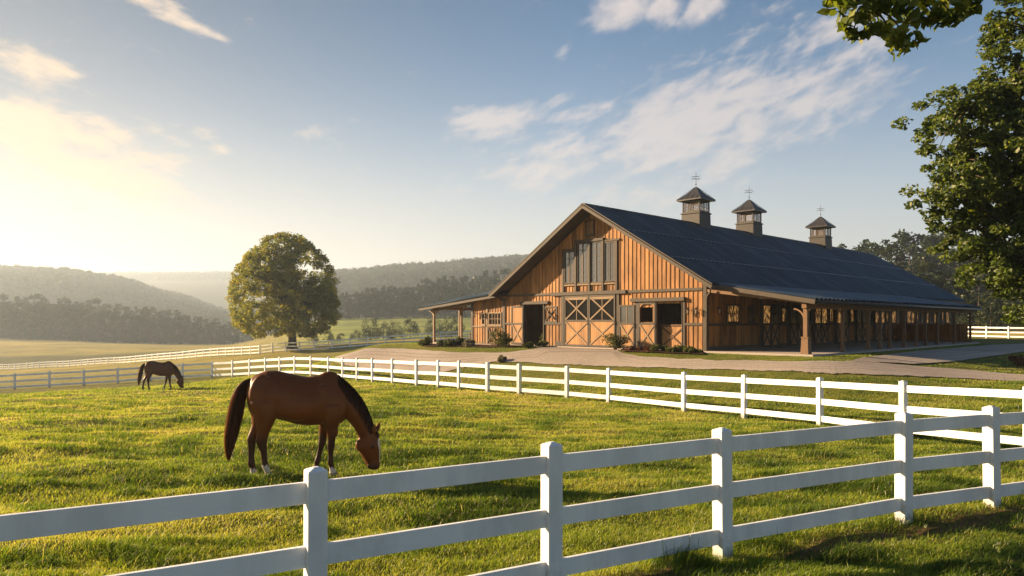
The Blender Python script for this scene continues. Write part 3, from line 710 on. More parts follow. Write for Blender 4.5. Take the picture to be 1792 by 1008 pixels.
def build_horse(name, loc, rz, scale, label, shifts, socks, blaze, shade, headturn):
    root = empty(name, loc, rz, label, 'horse'); root.scale = (scale,)*3
    mb = MB()
    T = [(250,250,372,48),(262,215,430,74),(285,178,470,98),(330,150,505,122),(395,128,515,137),(460,128,500,138),(530,146,520,140),(610,166,548,146),
         (690,182,560,146),(765,172,557,138),(815,150,556,124),(858,139,558,112),(900,152,560,104),(940,190,552,94),(970,245,525,76),(985,300,480,50)]
    secs = []
    for (zx, t, b, w) in T:
        x, z0 = hz(zx, t); _, z1 = hz(zx, b)
        tw = .30 if zx < 700 else .55
        secs.append((x, (z0+z1)/2, 0, (z0-z1)/2, w*HK, 0, tw))
    loft(mb, secs, 28)
    # neck
    cr = [(860,150),(925,178),(985,232),(1045,290),(1098,358),(1140,435),(1172,515),(1196,590)]
    un = [(900,520),(945,525),(978,515),(1008,550),(1038,590),(1060,632),(1080,668),(1100,700)]
    lat = [84,80,74,66,60,56,53,50]; secs = []; crest = []
    for (a, b, l) in zip(cr, un, lat):
        (x0, z0), (x1, z1) = hz(*a), hz(*b)
        dx, dz = x0-x1, z0-z1; r = math.hypot(dx, dz)/2
        secs.append(((x0+x1)/2, (z0+z1)/2, 0, r, l*HK, math.atan2(dx, dz), .5)); crest.append((x0, z0, -dx/2/r, -dz/2/r, r, l*HK))
    loft(mb, secs, 24)
    # head, turned a little about the poll
    px, pz = hz(1165, 620); ca, sa = math.cos(headturn), math.sin(headturn)
    tw = lambda p: (px+(p[0]-px)*ca-p[1]*sa, (p[0]-px)*sa+p[1]*ca, p[2])
    H = [(590,1128,1208,34),(625,1100,1222,50),(665,1072,1232,56),(700,1062,1240,58),(740,1062,1246,60),(775,1072,1246,55),(805,1090,1245,46),(835,1108,1243,39),(862,1124,1243,37),(885,1134,1243,39),(905,1142,1240,36),(920,1156,1230,24)]
    loft(mb, [((hz(a, zy)[0]+hz(b, zy)[0])/2, hz(a, zy)[1], 0, (b-a)/2*HK, l*HK, math.pi/2, .38) for (zy, a, b, l) in H], 24, tw)
    def blob(zx, zy, y, rx, ry, rz_, post=None):
        x, z = hz(zx, zy); s = []
        for k in range(9):
            a = -math.pi/2+math.pi*(k+.3)/8.6; s.append((x, z+rz_*math.sin(a), y, rx*math.cos(a), ry*math.cos(a), math.pi/2, 0))
        loft(mb, s, 14, post)
    for sgn in (-1, 1):
        blob(1095, 725, sgn*.072, .085, .05, .10, tw)          # cheek
        blob(1192, 726, sgn*.092, .042, .028, .035, tw)        # brow over the eye
        blob(1162, 893, sgn*.055, .03, .03, .035, tw)          # nostril rim
        blob(905, 400, sgn*.135, .17, .085, .26)               # shoulder
        blob(365, 320, sgn*.165, .20, .09, .34)               # haunch
        blob(850, 520, sgn*.14, .10, .08, .13); blob(620, 400, sgn*.19, .35, .12, .22)
        blob(395, 500, sgn*.17, .10, .06, .16); blob(455, 300, sgn*.19, .14, .07, .20); blob(880, 600, sgn*.14, .085, .06, .11); blob(800, 330, sgn*.17, .10, .07, .20)
        xa, za = hz(1196, 628); bx = xa+.0; e = []
        for (t, w_) in ((-.25, .036), (0, .045), (.25, .056), (.55, .050), (.8, .032), (1, .010)):
            e.append((bx+.045*t+(.02 if sgn > 0 else -.012), za+.15*t, sgn*(.062+.035*t), w_*.8, w_*.62, math.pi/2, 0))
        loft(mb, e, 12, tw)
    feet = []
    for S_, y, sh, ys in ((HIND_N, -.155, shifts[0], .02), (HIND_F, .155, shifts[1], -.02), (FORE_N, -.135, shifts[2], .02), (FORE_F, .135, shifts[3], -.02)):
        feet.append(leg(mb, S_, y, sh, ys))
    # union into one skin
    tmp = mb.build('body', None, None)
    rm = tmp.modifiers.new('r', 'REMESH'); rm.mode = 'VOXEL'; rm.voxel_size = .0135; rm.adaptivity = 0
    sm = tmp.modifiers.new('s', 'SMOOTH'); sm.factor = .5; sm.iterations = 10
    bpy.context.view_layer.update()
    dg = bpy.context.evaluated_depsgraph_get()
    me = bpy.data.meshes.new_from_object(tmp.evaluated_get(dg)); old = tmp.data
    bpy.data.objects.remove(tmp); bpy.data.meshes.remove(old)
    me.name = 'body'; n = len(me.vertices); co = np.empty(n*3, np.float32); me.vertices.foreach_get('co', co); co = co.reshape(-1, 3)
    zx = co[:, 0]/HK+600; zy = 945-co[:, 2]/HK; yy = co[:, 1]
    brown = np.array([.128,.038,.008])*shade; dark = np.array([.016,.009,.006])*shade; white = np.array([.52,.46,.40])
    col = np.tile(brown, (n, 1))
    lo = sstep(560, 690, zy)*(zx < 1000); lo = np.maximum(lo, sstep(500, 640, zy)*.35*(zx < 1000))
    col = col*(1-lo[:, None]*.8)+dark*(lo[:, None]*.8)
    bel = sstep(470, 560, zy)*(zx > 430)*(zx < 980)*(zy < 575)*.35; col = col*(1-bel[:, None])+np.array([.045,.018,.007])*bel[:, None]
    top = (1-sstep(150, 330, zy))*.35*(zx < 980); col = col*(1-top[:, None])+np.array([.085,.026,.007])*shade*top[:, None]
    for (fx, fy), s in zip(feet, socks):
        if not s: continue
        near = (np.abs(co[:, 0]-fx) < .2)*(np.sign(yy) == np.sign(fy))*(zy > s+8*np.sin(zx*.25)); col[near > 0] = white
    mz = sstep(850, 905, zy)*(zx > 1080); col = col*(1-mz[:, None]*.75)+np.array([.03,.02,.017])*(mz[:, None]*.75)
    # local head frame for the blaze
    hx = px+(co[:, 0]-px)*ca+(yy)*sa; hy = -(co[:, 0]-px)*sa+yy*ca; hzx = hx/HK+600
    if blaze:
        bw = np.interp(zy, [660, 690, 730, 790, 850, 880], [.004, .03, .034, .018, .012, .004])
        w_ = (hzx > np.interp(zy, [660, 740, 880], [1212, 1222, 1226]))*(np.abs(hy+.004) < bw)*(zy > 660)*(zy < 885); col[w_ > 0] = white*1.1
    nos = np.hypot(hzx-1163, (zy-896)*.8) < 13; col[nos*(np.abs(hy) > .05)] = dark*.5
    ms = (hzx > 1150)*(np.hypot((hzx-1192)*1.0, (zy-737)*1.5) < 16)*(np.abs(hy) > .08); col[ms > 0] = dark
    a = me.attributes.new('coat', 'FLOAT_COLOR', 'POINT'); a.data.foreach_set('color', np.concatenate([col, np.ones((n, 1))], 1).astype(np.float32).ravel())
    me.polygons.foreach_set('use_smooth', np.ones(len(me.polygons), bool)); me.materials.append(M['coat'])
    link('body', me, root)
    for (fx, fy) in feet:
        h = MB(); pr = [(.058,0),(.06,.012),(.052,.045),(.047,.07)]; vs = []
        for r, z in pr:
            for k in range(16):
                t = 2*math.pi*k/16; vs.append((fx+.012-z*.28+r*1.12*math.cos(t), fy+r*.92*math.sin(t), z-.004))
        h.add(vs, [(i*16+k, i*16+(k+1) % 16, (i+1)*16+(k+1) % 16, (i+1)*16+k) for i in range(3) for k in range(16)]+[tuple(range(16))[::-1], tuple(48+k for k in range(16))])
        h.build('hoof', M['hoof'], root, smooth=True)
    for sgn in (-1, 1):
        x, z = hz(1194, 737); p = tw((x, sgn*.113, z)); e = MB(); e.lathe([(.001,-.017),(.010,-.014),(.016,-.005),(.016,.005),(.010,.014),(.001,.017)], p, 12); e.build('eye', M['eye'], root, smooth=True)
    rs = np.random.default_rng(5)
    # mane
    st, tn = [], []
    cu = np.linspace(0, 1, len(crest)); ca_ = np.array(crest)
    for i in range(900):
        u = rs.uniform(.12, 1.0); c = [np.interp(u, cu, ca_[:, j]) for j in range(6)]
        L = rs.uniform(.11, .23)*(.65+.5*math.sin(math.pi*min(1, u*.9+.1))); side = -1 if rs.random() < .93 else 1; drift = rs.normal(0, .02); pts = []
        for k in range(6):
            s = L*k/5; cs = 1-s/c[4]; yl = c[5]*math.sqrt(max(0, 1-cs*cs))*(1-.5*max(0, cs)**1.5)+.010+.012*math.sin(k*.6)
            pts.append((c[0]+c[2]*s*.75+.0+drift*k/5+(.02*k/5), side*yl*min(1, .25+k*.5)+rs.normal(0, .003), c[1]+c[3]*s*.9-.18*s+(.012 if k == 0 else 0)))
        st.append(pts); a0 = rs.uniform(0, .12); tn.append((a0, a0+rs.uniform(0, .15)))
    fx, fz = hz(1206, 612)
    for i in range(90):
        d = rs.normal(0, .02); q = rs.uniform(.07, .14); st.append([tw((fx+.008+.012*k, rs.normal(0, .012)+d*k*.4, fz-q*k/4)) for k in range(5)]); tn.append((0, .15))
    hair(st, 'mane', M['hair'], root, .011, tn)
    # tail
    TC = [(282,196),(246,214),(214,262),(188,335),(168,430),(150,530),(132,630),(118,715),(112,800)]
    TW_ = [14,26,37,44,48,49,44,32,10]; tu = np.linspace(0, 1, len(TC))
    txs = np.array([hz(*p) for p in TC]); st, tn = [], []
    for i in range(1500):
        a = rs.uniform(0, 2*math.pi); r = math.sqrt(rs.uniform(0, 1)); u1 = 1-.45*rs.random()**1.6; u0 = rs.uniform(0, .45)*rs.random(); pts = []
        wob = rs.normal(0, .012)
        for k in range(10):
            u = u0+(u1-u0)*k/9; w = np.interp(u, tu, TW_)*HK
            pts.append((np.interp(u, tu, txs[:, 0])+w*r*math.cos(a)+wob*math.sin(3*u), w*.75*r*math.sin(a)+wob*.5, np.interp(u, tu, txs[:, 1])-.02*r*math.cos(a)))
        edge = max(0, -math.cos(a))*r
        st.append(pts); tn.append((rs.uniform(0, .3)+.35*edge**2, rs.uniform(.2, .55)+.6*edge*edge))
    hair(st, 'tail', M['hair'], root, .010, tn)
    return root
# ------------------------------------------------------------------ foliage
def leaf_cloud(cent, size, seed, up=.3, outc=None, outw=.6, shape='quad', tint=None, aspect=1.6):
    rs = np.random.default_rng(seed); n = len(cent); cent = np.asarray(cent, float)
    nrm = rs.normal(size=(n, 3)); nrm[:, 2] += up
    if outc is not None:
        o = cent-np.asarray(outc); o /= np.linalg.norm(o, axis=1, keepdims=True)+1e-9; nrm = nrm+o*outw*1.6
    nrm /= np.linalg.norm(nrm, axis=1, keepdims=True)
    a = np.cross(nrm, rs.normal(size=(n, 3))); a /= np.linalg.norm(a, axis=1, keepdims=True)+1e-9
    b = np.cross(nrm, a); sz = (size*rs.uniform(.6, 1.35, n))[:, None]
    if shape == 'quad':
        off = [(-.5, -.12), (.02, -.38), (.5, .05), (-.06, .36)]
    else:
        off = [(-.5, 0), (-.2, -.27), (.18, -.24), (.55, 0), (.18, .24), (-.2, .27)]
    k = len(off); V = np.empty((n, k, 3))
    for i, (p, q) in enumerate(off): V[:, i] = cent+a*(p*sz*aspect/1.3)+b*(q*sz*1.25)+nrm*(sz*(.10 if i % 2 else -.06))
    Fc = np.arange(n*k).reshape(n, k)
    if tint is None: tint = rs.uniform(0, 1, n)
    return V.reshape(-1, 3), Fc, np.repeat(tint, k)

def clumps(centers, radii, per, seed, flat=.75):
    rs = np.random.default_rng(seed); out, tt = [], []
    for c, r in zip(centers, radii):
        m = per if np.isscalar(per) else int(per(r))
        d = rs.normal(size=(m, 3)); d /= np.linalg.norm(d, axis=1, keepdims=True)
        rad = r*rs.uniform(.25, 1.0, (m, 1))**.6
        out.append(np.asarray(c)+d*rad*np.array([1, 1, flat])); tt.append(np.clip(rs.normal(rs.uniform(.3, .7), .17, m), 0, 1))
    return np.concatenate(out), np.concatenate(tt)

M['leaf_lone'] = leaf_mat('golden_green_leaves', (.06,.095,.014), (.15,.18,.024), (.33,.28,.035), .58)
M['leaf_big'] = leaf_mat('maple_leaves', (.036,.062,.011), (.092,.135,.02), (.22,.235,.03), .55)
M['leaf_wood'] = leaf_mat('wood_leaves', (.008,.018,.005), (.019,.035,.008), (.058,.066,.013), .30)
M['leaf_hill'] = leaf_mat('hill_leaves', (.026,.042,.018), (.042,.060,.024), (.065,.078,.028), .25)
M['leaf_bush'] = leaf_mat('bush_leaves', (.025,.038,.010), (.055,.070,.014), (.11,.115,.02), .35)
M['leaf_red'] = leaf_mat('russet_leaves', (.06,.022,.012), (.11,.04,.02), (.17,.07,.03), .3)
M['leaf_grey'] = leaf_mat('grey_dry_leaves', (.13,.12,.09), (.20,.18,.13), (.28,.25,.19), .3)
M['bark'] = principled('tree_bark', (.075,.055,.038), .9, var=.35, scale=2, stretch=(4,4,.7), bump=.6, spec=.1)

def limb(mb, p0, d0, length, r0, r1, rs, wob=.12, n=7, lift=0.0):
    p = Vector(p0); d = Vector(d0).normalized(); pts = [p.copy()]; rad = [r0]
    for i in range(n):
        d = (d+Vector((rs.normal()*wob, rs.normal()*wob, rs.normal()*wob*.6+lift))).normalized(); p = p+d*(length/n)
        pts.append(p.copy()); rad.append(r0+(r1-r0)*(i+1)/n)
    mb.tube(pts, rad, 7); return pts

def lone_tree(loc):
    rs = np.random.default_rng(21)
    root = empty('field_tree', loc, 0, 'large lone broad-crowned tree standing by the far white fence, sun glowing through its leaves', 'tree')
    mb = MB(); mb.tube([(0,0,-.5),(0,0,0),(.05,0,.5),(.05,0,1.6),(0,0,2.9),(-.05,.05,4.4)], [1.0,.80,.64,.55,.54,.44], 14)
    for k in range(8): a = k*.785; mb.tube([(.45*math.cos(a), .45*math.sin(a), .5), (.95*math.cos(a), .95*math.sin(a), -.15)], [.22, .10], 6)
    mb.build('trunk', M['bark'], root, smooth=True)
    # crown outline read off the photo: half-width and centre by height
    zs = [2.2, 3.0, 4.5, 6.5, 8.5, 10.5, 12.5, 14.2, 15.6, 16.3]; hw = [4.2, 6.5, 7.3, 7.4, 7.25, 6.8, 5.9, 4.3, 2.5, .8]
    wide = lambda z: np.interp(z, zs, hw)
    mb = MB(); cs, rd = [], []
    for k in range(30):
        az = k*2.399; tz = 5+10.6*((k*.618+.2) % 1.0)**.8; rr_ = wide(tz)*rs.uniform(.72, .9)
        tip = Vector((rr_*math.cos(az)-.9, rr_*math.sin(az)*.95, tz)); st = Vector((0, 0, rs.uniform(2.9, 5.2))); pts = []
        mid = st*.45+tip*.55+Vector((0, 0, 1.0+rs.normal()*.3)); mid.x *= .72; mid.y *= .72
        for i in range(9):
            t = i/8; p = st*((1-t)**2)+mid*(2*t*(1-t))+tip*(t*t); pts.append(p+Vector(rs.normal(size=3)*.08*min(1, i)))
        mb.tube(pts, list(np.linspace(.24, .03, 9)), 6)
        for j in range(9):
            t = rs.uniform(.38, 1); i = int(t*8); b0 = pts[i]; d = Vector((b0.x*.25+rs.normal()*1.5, b0.y*.25+rs.normal()*1.5, rs.normal()*.9+.5))
            q = limb(mb, b0, d, rs.uniform(1.0, 2.2), .06, .012, rs, .2, 4); cs.append(tuple(q[-1])); rd.append(rs.uniform(.5, .95)); cs.append(tuple(q[2])); rd.append(rs.uniform(.4, .7))
    mb.build('limb', M['bark'], root, smooth=True)
    # outer shell of clumps
    for i in range(900):
        z = rs.uniform(2.0, 16.1); a = rs.uniform(0, 2*math.pi)
        if vnoise(a*6.5+50, z*1.3, 5) < (.30 if z > 6 else .15): continue
        w = wide(z)*rs.uniform(.86, 1.0)+.12*math.sin(5*a+z)
        cs.append((w*math.cos(a)-.9, w*math.sin(a), z)); rd.append(rs.uniform(.35, .85))
    for i in range(80):
        z = rs.uniform(2.6, 6.0); a = rs.uniform(0, 2*math.pi); w = wide(z)*rs.uniform(.25, .8); cs.append((w*math.cos(a)-.6, w*math.sin(a), z)); rd.append(rs.uniform(.6, 1.0))
    pts, tt = clumps(cs, rd, lambda r: 26+70*r*r, 4)
    v, f, t = leaf_cloud(pts, .205, 5, .35, (0, 0, 7), .5, tint=tt)
    mesh_np('crown', v, f, M['leaf_lone'], root, {'tint': t})
    return root

def near_maple(loc):
    """the big maple whose crown fills the right edge"""
    rs = np.random.default_rng(31)
    root = empty('maple_tree', loc, 0, 'big leafy maple at the right edge, its foliage reaching over the barn end', 'tree')
    mb = MB(); mb.tube([(0,0,-.6),(0,0,0),(.05,0,1.2),(.0,.05,3.2),(-.1,.1,6),(-.1,.1,9),(0,0,12)], [.75,.55,.44,.38,.32,.2,.05], 14); mb.build('trunk', M['bark'], root, smooth=True)
    # crown lobes given as (x offset, y offset, z, radius)
    lob = [(-4.3,0,8.0,1.25),(-3.7,.5,7.1,1.2),(-4.55,-.3,6.0,1.15),(-3.6,.2,5.1,1.3),(-2.5,.4,9.1,1.35),(-2.2,0,10.5,1.3),(-1.0,.3,11.7,1.4),(.6,0,12.6,1.5),(-2.6,-.6,7.6,1.5),(-2.4,.6,6.2,1.5),(-2.9,-.3,4.4,1.25),
           (-1.2,-.5,8.9,1.5),(-.8,.8,7.4,1.6),(-.9,-.8,5.8,1.5),(-1.6,.3,4.4,1.3),(-1.0,-.3,3.3,1.0),(.3,-.6,4.2,1.4),(.6,.5,6.3,1.7),(.8,-.8,8.2,1.7),(.9,.6,10.4,1.7),(2.4,0,7.2,2.0),(2.6,0,10,2),(2.4,-.4,4.6,1.7),(4.2,0,8.2,2),(3.9,.3,5.7,1.8),(.2,2.4,7,2),(.4,-2.2,7,1.8),(.3,1.9,4.6,1.5),(-3.3,.2,6.5,1.0),(.4,-.2,2.9,.9),(-2.1,0,3.3,1.0),(-1.5,.4,2.75,.8),(-.4,-.4,2.5,.8),(-3.3,.4,4.0,.9),(-.2,.2,5,1.4),(-1.8,.1,5.3,1.3),(-3.2,.2,8.6,1.0),(-1.9,.3,8.0,1.3)]
    mb = MB(); cs, rd = [], []
    for (x, y, z, r) in lob:
        st = Vector((0, 0, max(2.0, z*.55))); tip = Vector((x, y, z)); mid = (st+tip)/2+Vector((0, 0, .5)); pts = []
        for i in range(8):
            t = i/7; pts.append(st*((1-t)**2)+mid*(2*t*(1-t))+tip*(t*t)+Vector(rs.normal(size=3)*.05))
        mb.tube(pts, list(np.linspace(.13, .02, 8)), 6)
        n = int(29*r*r)
        for k in range(n):
            d = rs.normal(size=3); d /= np.linalg.norm(d); rr_ = r*rs.uniform(.35, 1.03)
            c = np.array([x, y, z])+d*rr_*np.array([1, 1, .8]); cs.append(tuple(c)); rd.append(rs.uniform(.16, .34))
            if k % 4 == 0: mb.tube([tip, tip*.5+Vector(c)*.5+Vector((0, 0, .1)), Vector(c)], [.022, .014, .005], 5)
    mb.build('limb', M['bark'], root, smooth=True)
    pts, tt = clumps(cs, rd, 66, 14, .6)
    v, f, t = leaf_cloud(pts, .10, 15, .55, (0, 0, 7), .35, 'leaf', tt)
    mesh_np('crown', v, f, M['leaf_big'], root, {'tint': t})
    return root

def overhang_tree(loc):
    rs = np.random.default_rng(41)
    root = empty('shade_tree', loc, 0, 'tree outside the right edge whose leafy branch hangs into the top right corner', 'tree')
    mb = MB(); mb.tube([(0,0,-.5),(0,0,0),(.0,0,1.4),(-.05,.1,3.2),(-.1,.1,4.8),(0,0,6.5),(.1,0,9)], [.5,.34,.28,.25,.22,.16,.03], 14); mb.build('trunk', M['bark'], root, smooth=True)
    mb = MB(); tips = []
    L = np.array(loc)
    # main branch in world: enters top right, droops at its end
    path = [np.array(p)-L for p in (W(2250,60,6.5), W(2040,-60,6.9), W(1850,-55,7.1), W(1720,-45,7.2), W(1600,-20,7.1), W(1520,8,7.0))]
    path = [np.array([-.05,.1,4.2])]+path; mb.tube([Vector(p) for p in path], [.11,.085,.06,.042,.03,.018,.006], 8)
    sprays = [(1452,8,7.0,.20),(1475,38,7.0,.17),(1500,15,7.05,.22),(1540,5,7.0,.25),(1545,58,7.0,.16),(1560,82,6.95,.13),(1580,70,7.0,.13),(1572,30,7.1,.2),(1610,12,7.1,.24),(1625,36,7.1,.14),(1650,5,7.2,.24),(1680,-8,7.2,.20),(1470,-12,7,.22),(1520,-25,7.1,.26),(1580,-30,7.1,.28),(1640,-38,7.2,.28),(1700,-35,7.2,.24),(1760,-12,7.3,.12),(1730,-55,7.2,.3),(1800,-60,7.2,.3),(1475,62,7.0,.08),(1505,55,7,.10),(1660,30,7.1,.09),(1690,14,7.2,.09)]
    cs, rd = [], []
    for (x, y, d, r) in sprays:
        x += 14
        c = np.array(W(x, y, d))-L; i = min(range(2, len(path)), key=lambda k: np.linalg.norm(path[k]-c)); p = path[i]
        mb.tube([Vector(p), Vector((p+c)/2+np.array([0, 0, .06])), Vector(c)], [.014, .009, .004], 5); cs.append(tuple(c)); rd.append(r)
    # the rest of its crown, above and outside the frame
    for k in range(60):
        a = rs.uniform(0, 2*math.pi); r = 2.6*math.sqrt(rs.random()); z = rs.uniform(6.6, 9.6); c = (r*math.cos(a)+.6, r*math.sin(a)-.3, z); cs.append(c); rd.append(.5)
        mb.tube([Vector((0, 0, min(8, z*.75))), Vector(c)*.55+Vector((0, 0, 2.6)), Vector(c)], [.05, .03, .006], 5)
    mb.build('limb', M['bark'], root, smooth=True)
    pts, tt = clumps(cs, rd, lambda r: 18+430*r*r if r < .35 else 150, 17, .6)
    v, f, t = leaf_cloud(pts, .098, 18, .3, None, 0, 'leaf', tt)
    mesh_np('crown', v, f, M['leaf_big'], root, {'tint': t})
    return root

def wood_proto(seed, h, w, conifer=False, n=54, low=False):
    rs = np.random.default_rng(seed); root = empty('wood_tree', (0, 0, 0))
    mb = MB(); mb.tube([(0,0,-1.2),(0,0,h*.3),(0,0,h*.7)], [h*.022, h*.016, h*.006], 6); mb.build('trunk', M['bark'], root)
    cs, rd = [], []
    for k in range(n):
        z = h*rs.uniform(.04, .94) if not low else h*rs.uniform(.08, .9); f = z/h
        ww = (w*math.sqrt(max(.05, 1-f*f)) if low else w*(math.sin(math.pi*min(1, (f-.02)*.74+.22))**.7)) if not conifer else w*(1.02-f)*.9
        a = rs.uniform(0, 2*math.pi); r = ww*rs.uniform(.35, 1)**.5*.85; cs.append((r*math.cos(a), r*math.sin(a), z)); rd.append(h*(rs.uniform(.06, .115) if not low else rs.uniform(.12, .2))*(1.1-.35*f))
    pts, tt = clumps(cs, rd, 40, seed+1, .85)
    v, f, t = leaf_cloud(pts, h*.034, seed+2, .4, (0, 0, h*.45), .6, tint=tt)
    mesh_np('crown', v, f, M['leaf_wood'], root, {'tint': t}); return root

def bush(name, loc, r, h, mat, label, seed, cat='bush', leaf=.09, n=14, group=None):
    rs = np.random.default_rng(seed); root = empty(name, loc, 0, label, cat, group)
    mb = MB(); cs, rd = [], []
    for k in range(n):
        a = rs.uniform(0, 2*math.pi); q = r*math.sqrt(rs.random())*.8; z = h*rs.uniform(.22, .85)*(1-.4*(q/r)**2); c = Vector((q*math.cos(a), q*math.sin(a), z))
        mb.tube([(0, 0, -.05), (c.x*.4, c.y*.4, z*.55), c], [.02, .014, .006], 5); cs.append(tuple(c)); rd.append(max(.1, min(r, h)*.40)*rs.uniform(.7, 1.2))
    mb.build('stem', M['bark'], root); pts, tt = clumps(cs, rd, 110, seed+1, .9)
    v, f, t = leaf_cloud(pts, leaf, seed+2, .4, (0, 0, h*.3), .5, tint=tt); mesh_np('foliage', v, f, mat, root, {'tint': t}); return root

# ------------------------------------------------------------------ fences
M['white'] = principled('white_fence_paint', (.80,.795,.785), .42, var=.05, stain=.13, scale=1.6, stretch=(1,1,1), bump=.06, bump_scale=30, spec=.35)
M['whitepost'] = principled('white_post_paint', (.80,.795,.785), .42, var=.05, scale=1.6, bump=.06, bump_scale=30, spec=.35, stain=.13, mud=.6)
def fence(name, posts, label, a=.15, H=1.37, rails=(1.265,.775,.30), rh=.165, rt=.045, span=1, cap=True, postobj=True):
    """posts: list of (x, y, z)"""
    root = empty(name, posts[0], 0, label, 'fence'); o = Vector(posts[0])
    P = [Vector(p)-o for p in posts]; proto = {}
    for i, p in enumerate(P):
        q0, q1 = P[max(0, i-1)], P[min(len(P)-1, i+1)]; ang = math.atan2(q1.y-q0.y, q1.x-q0.x)
        if 'p' not in proto:
            mb = MB(); s = a/2
            r = lambda q, z: [(-q,-q,z),(q,-q,z),(q,q,z),(-q,q,z)]
            mb.add(r(s, -.35)+r(s, H-.022)+r(s*.25, H+.004), [(3,2,1,0)]+[(4*j+k, 4*j+(k+1) % 4, 4*j+4+(k+1) % 4, 4*j+4+k) for j in range(2) for k in range(4)]+[(8,9,10,11)])
            ob = mb.build('fence_post', M['whitepost'], root, bevel=.007 if a > .1 else 0); proto['p'] = ob
        else: ob = proto['p'].copy(); COL.objects.link(ob)
        ob.location = p+Vector((0, 0, random.uniform(-.012, .012))); ob.rotation_euler = (random.uniform(-.009, .009), random.uniform(-.009, .009), ang+random.uniform(-.02, .02))
    for i in range(0, len(P)-1, span):
        seg = P[i:i+span+1]
        for zr in rails:
            mb = MB()
            for p, q in zip(seg[:-1], seg[1:]): mb.bar(p+Vector((0, 0, zr-rh/2)), q+Vector((0, 0, zr-rh/2)), rt, rh)
            mb.build('rail', M['white'], root, bevel=.005 if a > .1 and span == 1 else 0)
    return root
# ------------------------------------------------------------------ ground
def groundmat():
    m, h, out = new_mat('meadow_ground')
    g = h.n('ShaderNodeNewGeometry').outputs['Position']
    n1 = h.n('ShaderNodeTexNoise', i_Vector=g, i_Scale=.05, i_Detail=5.0).outputs[0]
    n2 = h.n('ShaderNodeTexNoise', i_Vector=h.n('ShaderNodeMapping', i_Vector=g, i_Scale=(.5, 1.2, 1)).outputs[0], i_Scale=.9, i_Detail=7.0, i_Roughness=.7).outputs[0]
    n3 = h.n('ShaderNodeTexNoise', i_Vector=g, i_Scale=14.0, i_Detail=4.0, i_Roughness=.7).outputs[0]
    v = h.math('ADD', h.math('MULTIPLY', n1, .35), h.math('ADD', h.math('MULTIPLY', n2, .4), h.math('MULTIPLY', n3, .3)))
    col = h.ramp(v, [(.34, (.035,.048,.010)), (.5, (.11,.115,.024)), (.64, (.21,.185,.045))])
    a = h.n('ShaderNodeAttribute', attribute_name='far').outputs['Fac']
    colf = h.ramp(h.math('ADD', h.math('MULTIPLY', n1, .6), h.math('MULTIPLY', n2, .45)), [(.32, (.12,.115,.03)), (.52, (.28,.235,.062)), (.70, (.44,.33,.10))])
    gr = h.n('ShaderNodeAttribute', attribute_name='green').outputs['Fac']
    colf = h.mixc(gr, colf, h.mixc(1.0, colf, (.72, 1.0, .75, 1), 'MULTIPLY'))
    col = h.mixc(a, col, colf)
    rg = h.n('ShaderNodeAttribute', attribute_name='rough').outputs['Fac']  # mask of the olive band plus the wood's painted shadow
    col = h.mixc(h.math('MULTIPLY', rg, h.smooth(n2, .30, .58, .35, 1.0)), col, (.060,.066,.020,1))  # darkens the left field: olive band and the wood's painted shadow
    w = h.n('ShaderNodeAttribute', attribute_name='wood').outputs['Fac']
    col = h.mixc(w, col, (.030,.032,.014,1))
    so = h.n('ShaderNodeAttribute', attribute_name='soil').outputs['Fac']
    col = h.mixc(h.math('MULTIPLY', so, h.smooth(n3, .35, .6)), col, (.16,.085,.05,1))
    b = h.n('ShaderNodeBsdfPrincipled', i_Base_Color=col, i_Roughness=.95); b.inputs['Specular IOR Level'].default_value = .08
    h.set(b.inputs['Normal'], h.n('ShaderNodeBump', i_Strength=.8, i_Distance=.12, i_Height=h.math('ADD', n3, h.math('MULTIPLY', n2, 1.5))).outputs[0])
    h.set(out.inputs[0], b.outputs[0]); return m

FRONT = [(-8.9,1.4),(-7.1,2.42),(-5.3,3.45),(-3.4,4.5),(-1.52,5.57),(.363,6.64),(2.24,7.67),(4.9,9.03),(6.46,9.71),(8.6,10.7),(10.7,11.7),(12.4,12.5)]
FR = np.array(FRONT)
def fence_side(x, y):
    """signed distance to the front fence line: negative on the camera side"""
    x = np.asarray(x); y = np.asarray(y); best = np.full(x.shape, 1e9); sg = np.zeros(x.shape)
    for a, b in zip(FR[:-1], FR[1:]):
        d = b-a; t = np.clip(((x-a[0])*d[0]+(y-a[1])*d[1])/(d@d), 0, 1); qx = x-a[0]-t*d[0]; qy = y-a[1]-t*d[1]; r = np.hypot(qx, qy)
        s = np.where(qy*d[0]-qx*d[1] > 0, 1.0, -1.0); k = r < best; best = np.where(k, r, best); sg = np.where(k, s, sg)
    return best*sg
def soil_mask(x, y):
    s = fence_side(x, y)+.35*(fbm(np.asarray(x)*.9, np.asarray(y)*.9, 77, 2)-.5)
    return np.exp(-((s+.34)/.34)**2)*sstep(.24, .44, fbm(np.asarray(x)*.8, np.asarray(y)*.8, 5, 3))*(np.asarray(x) > .8)
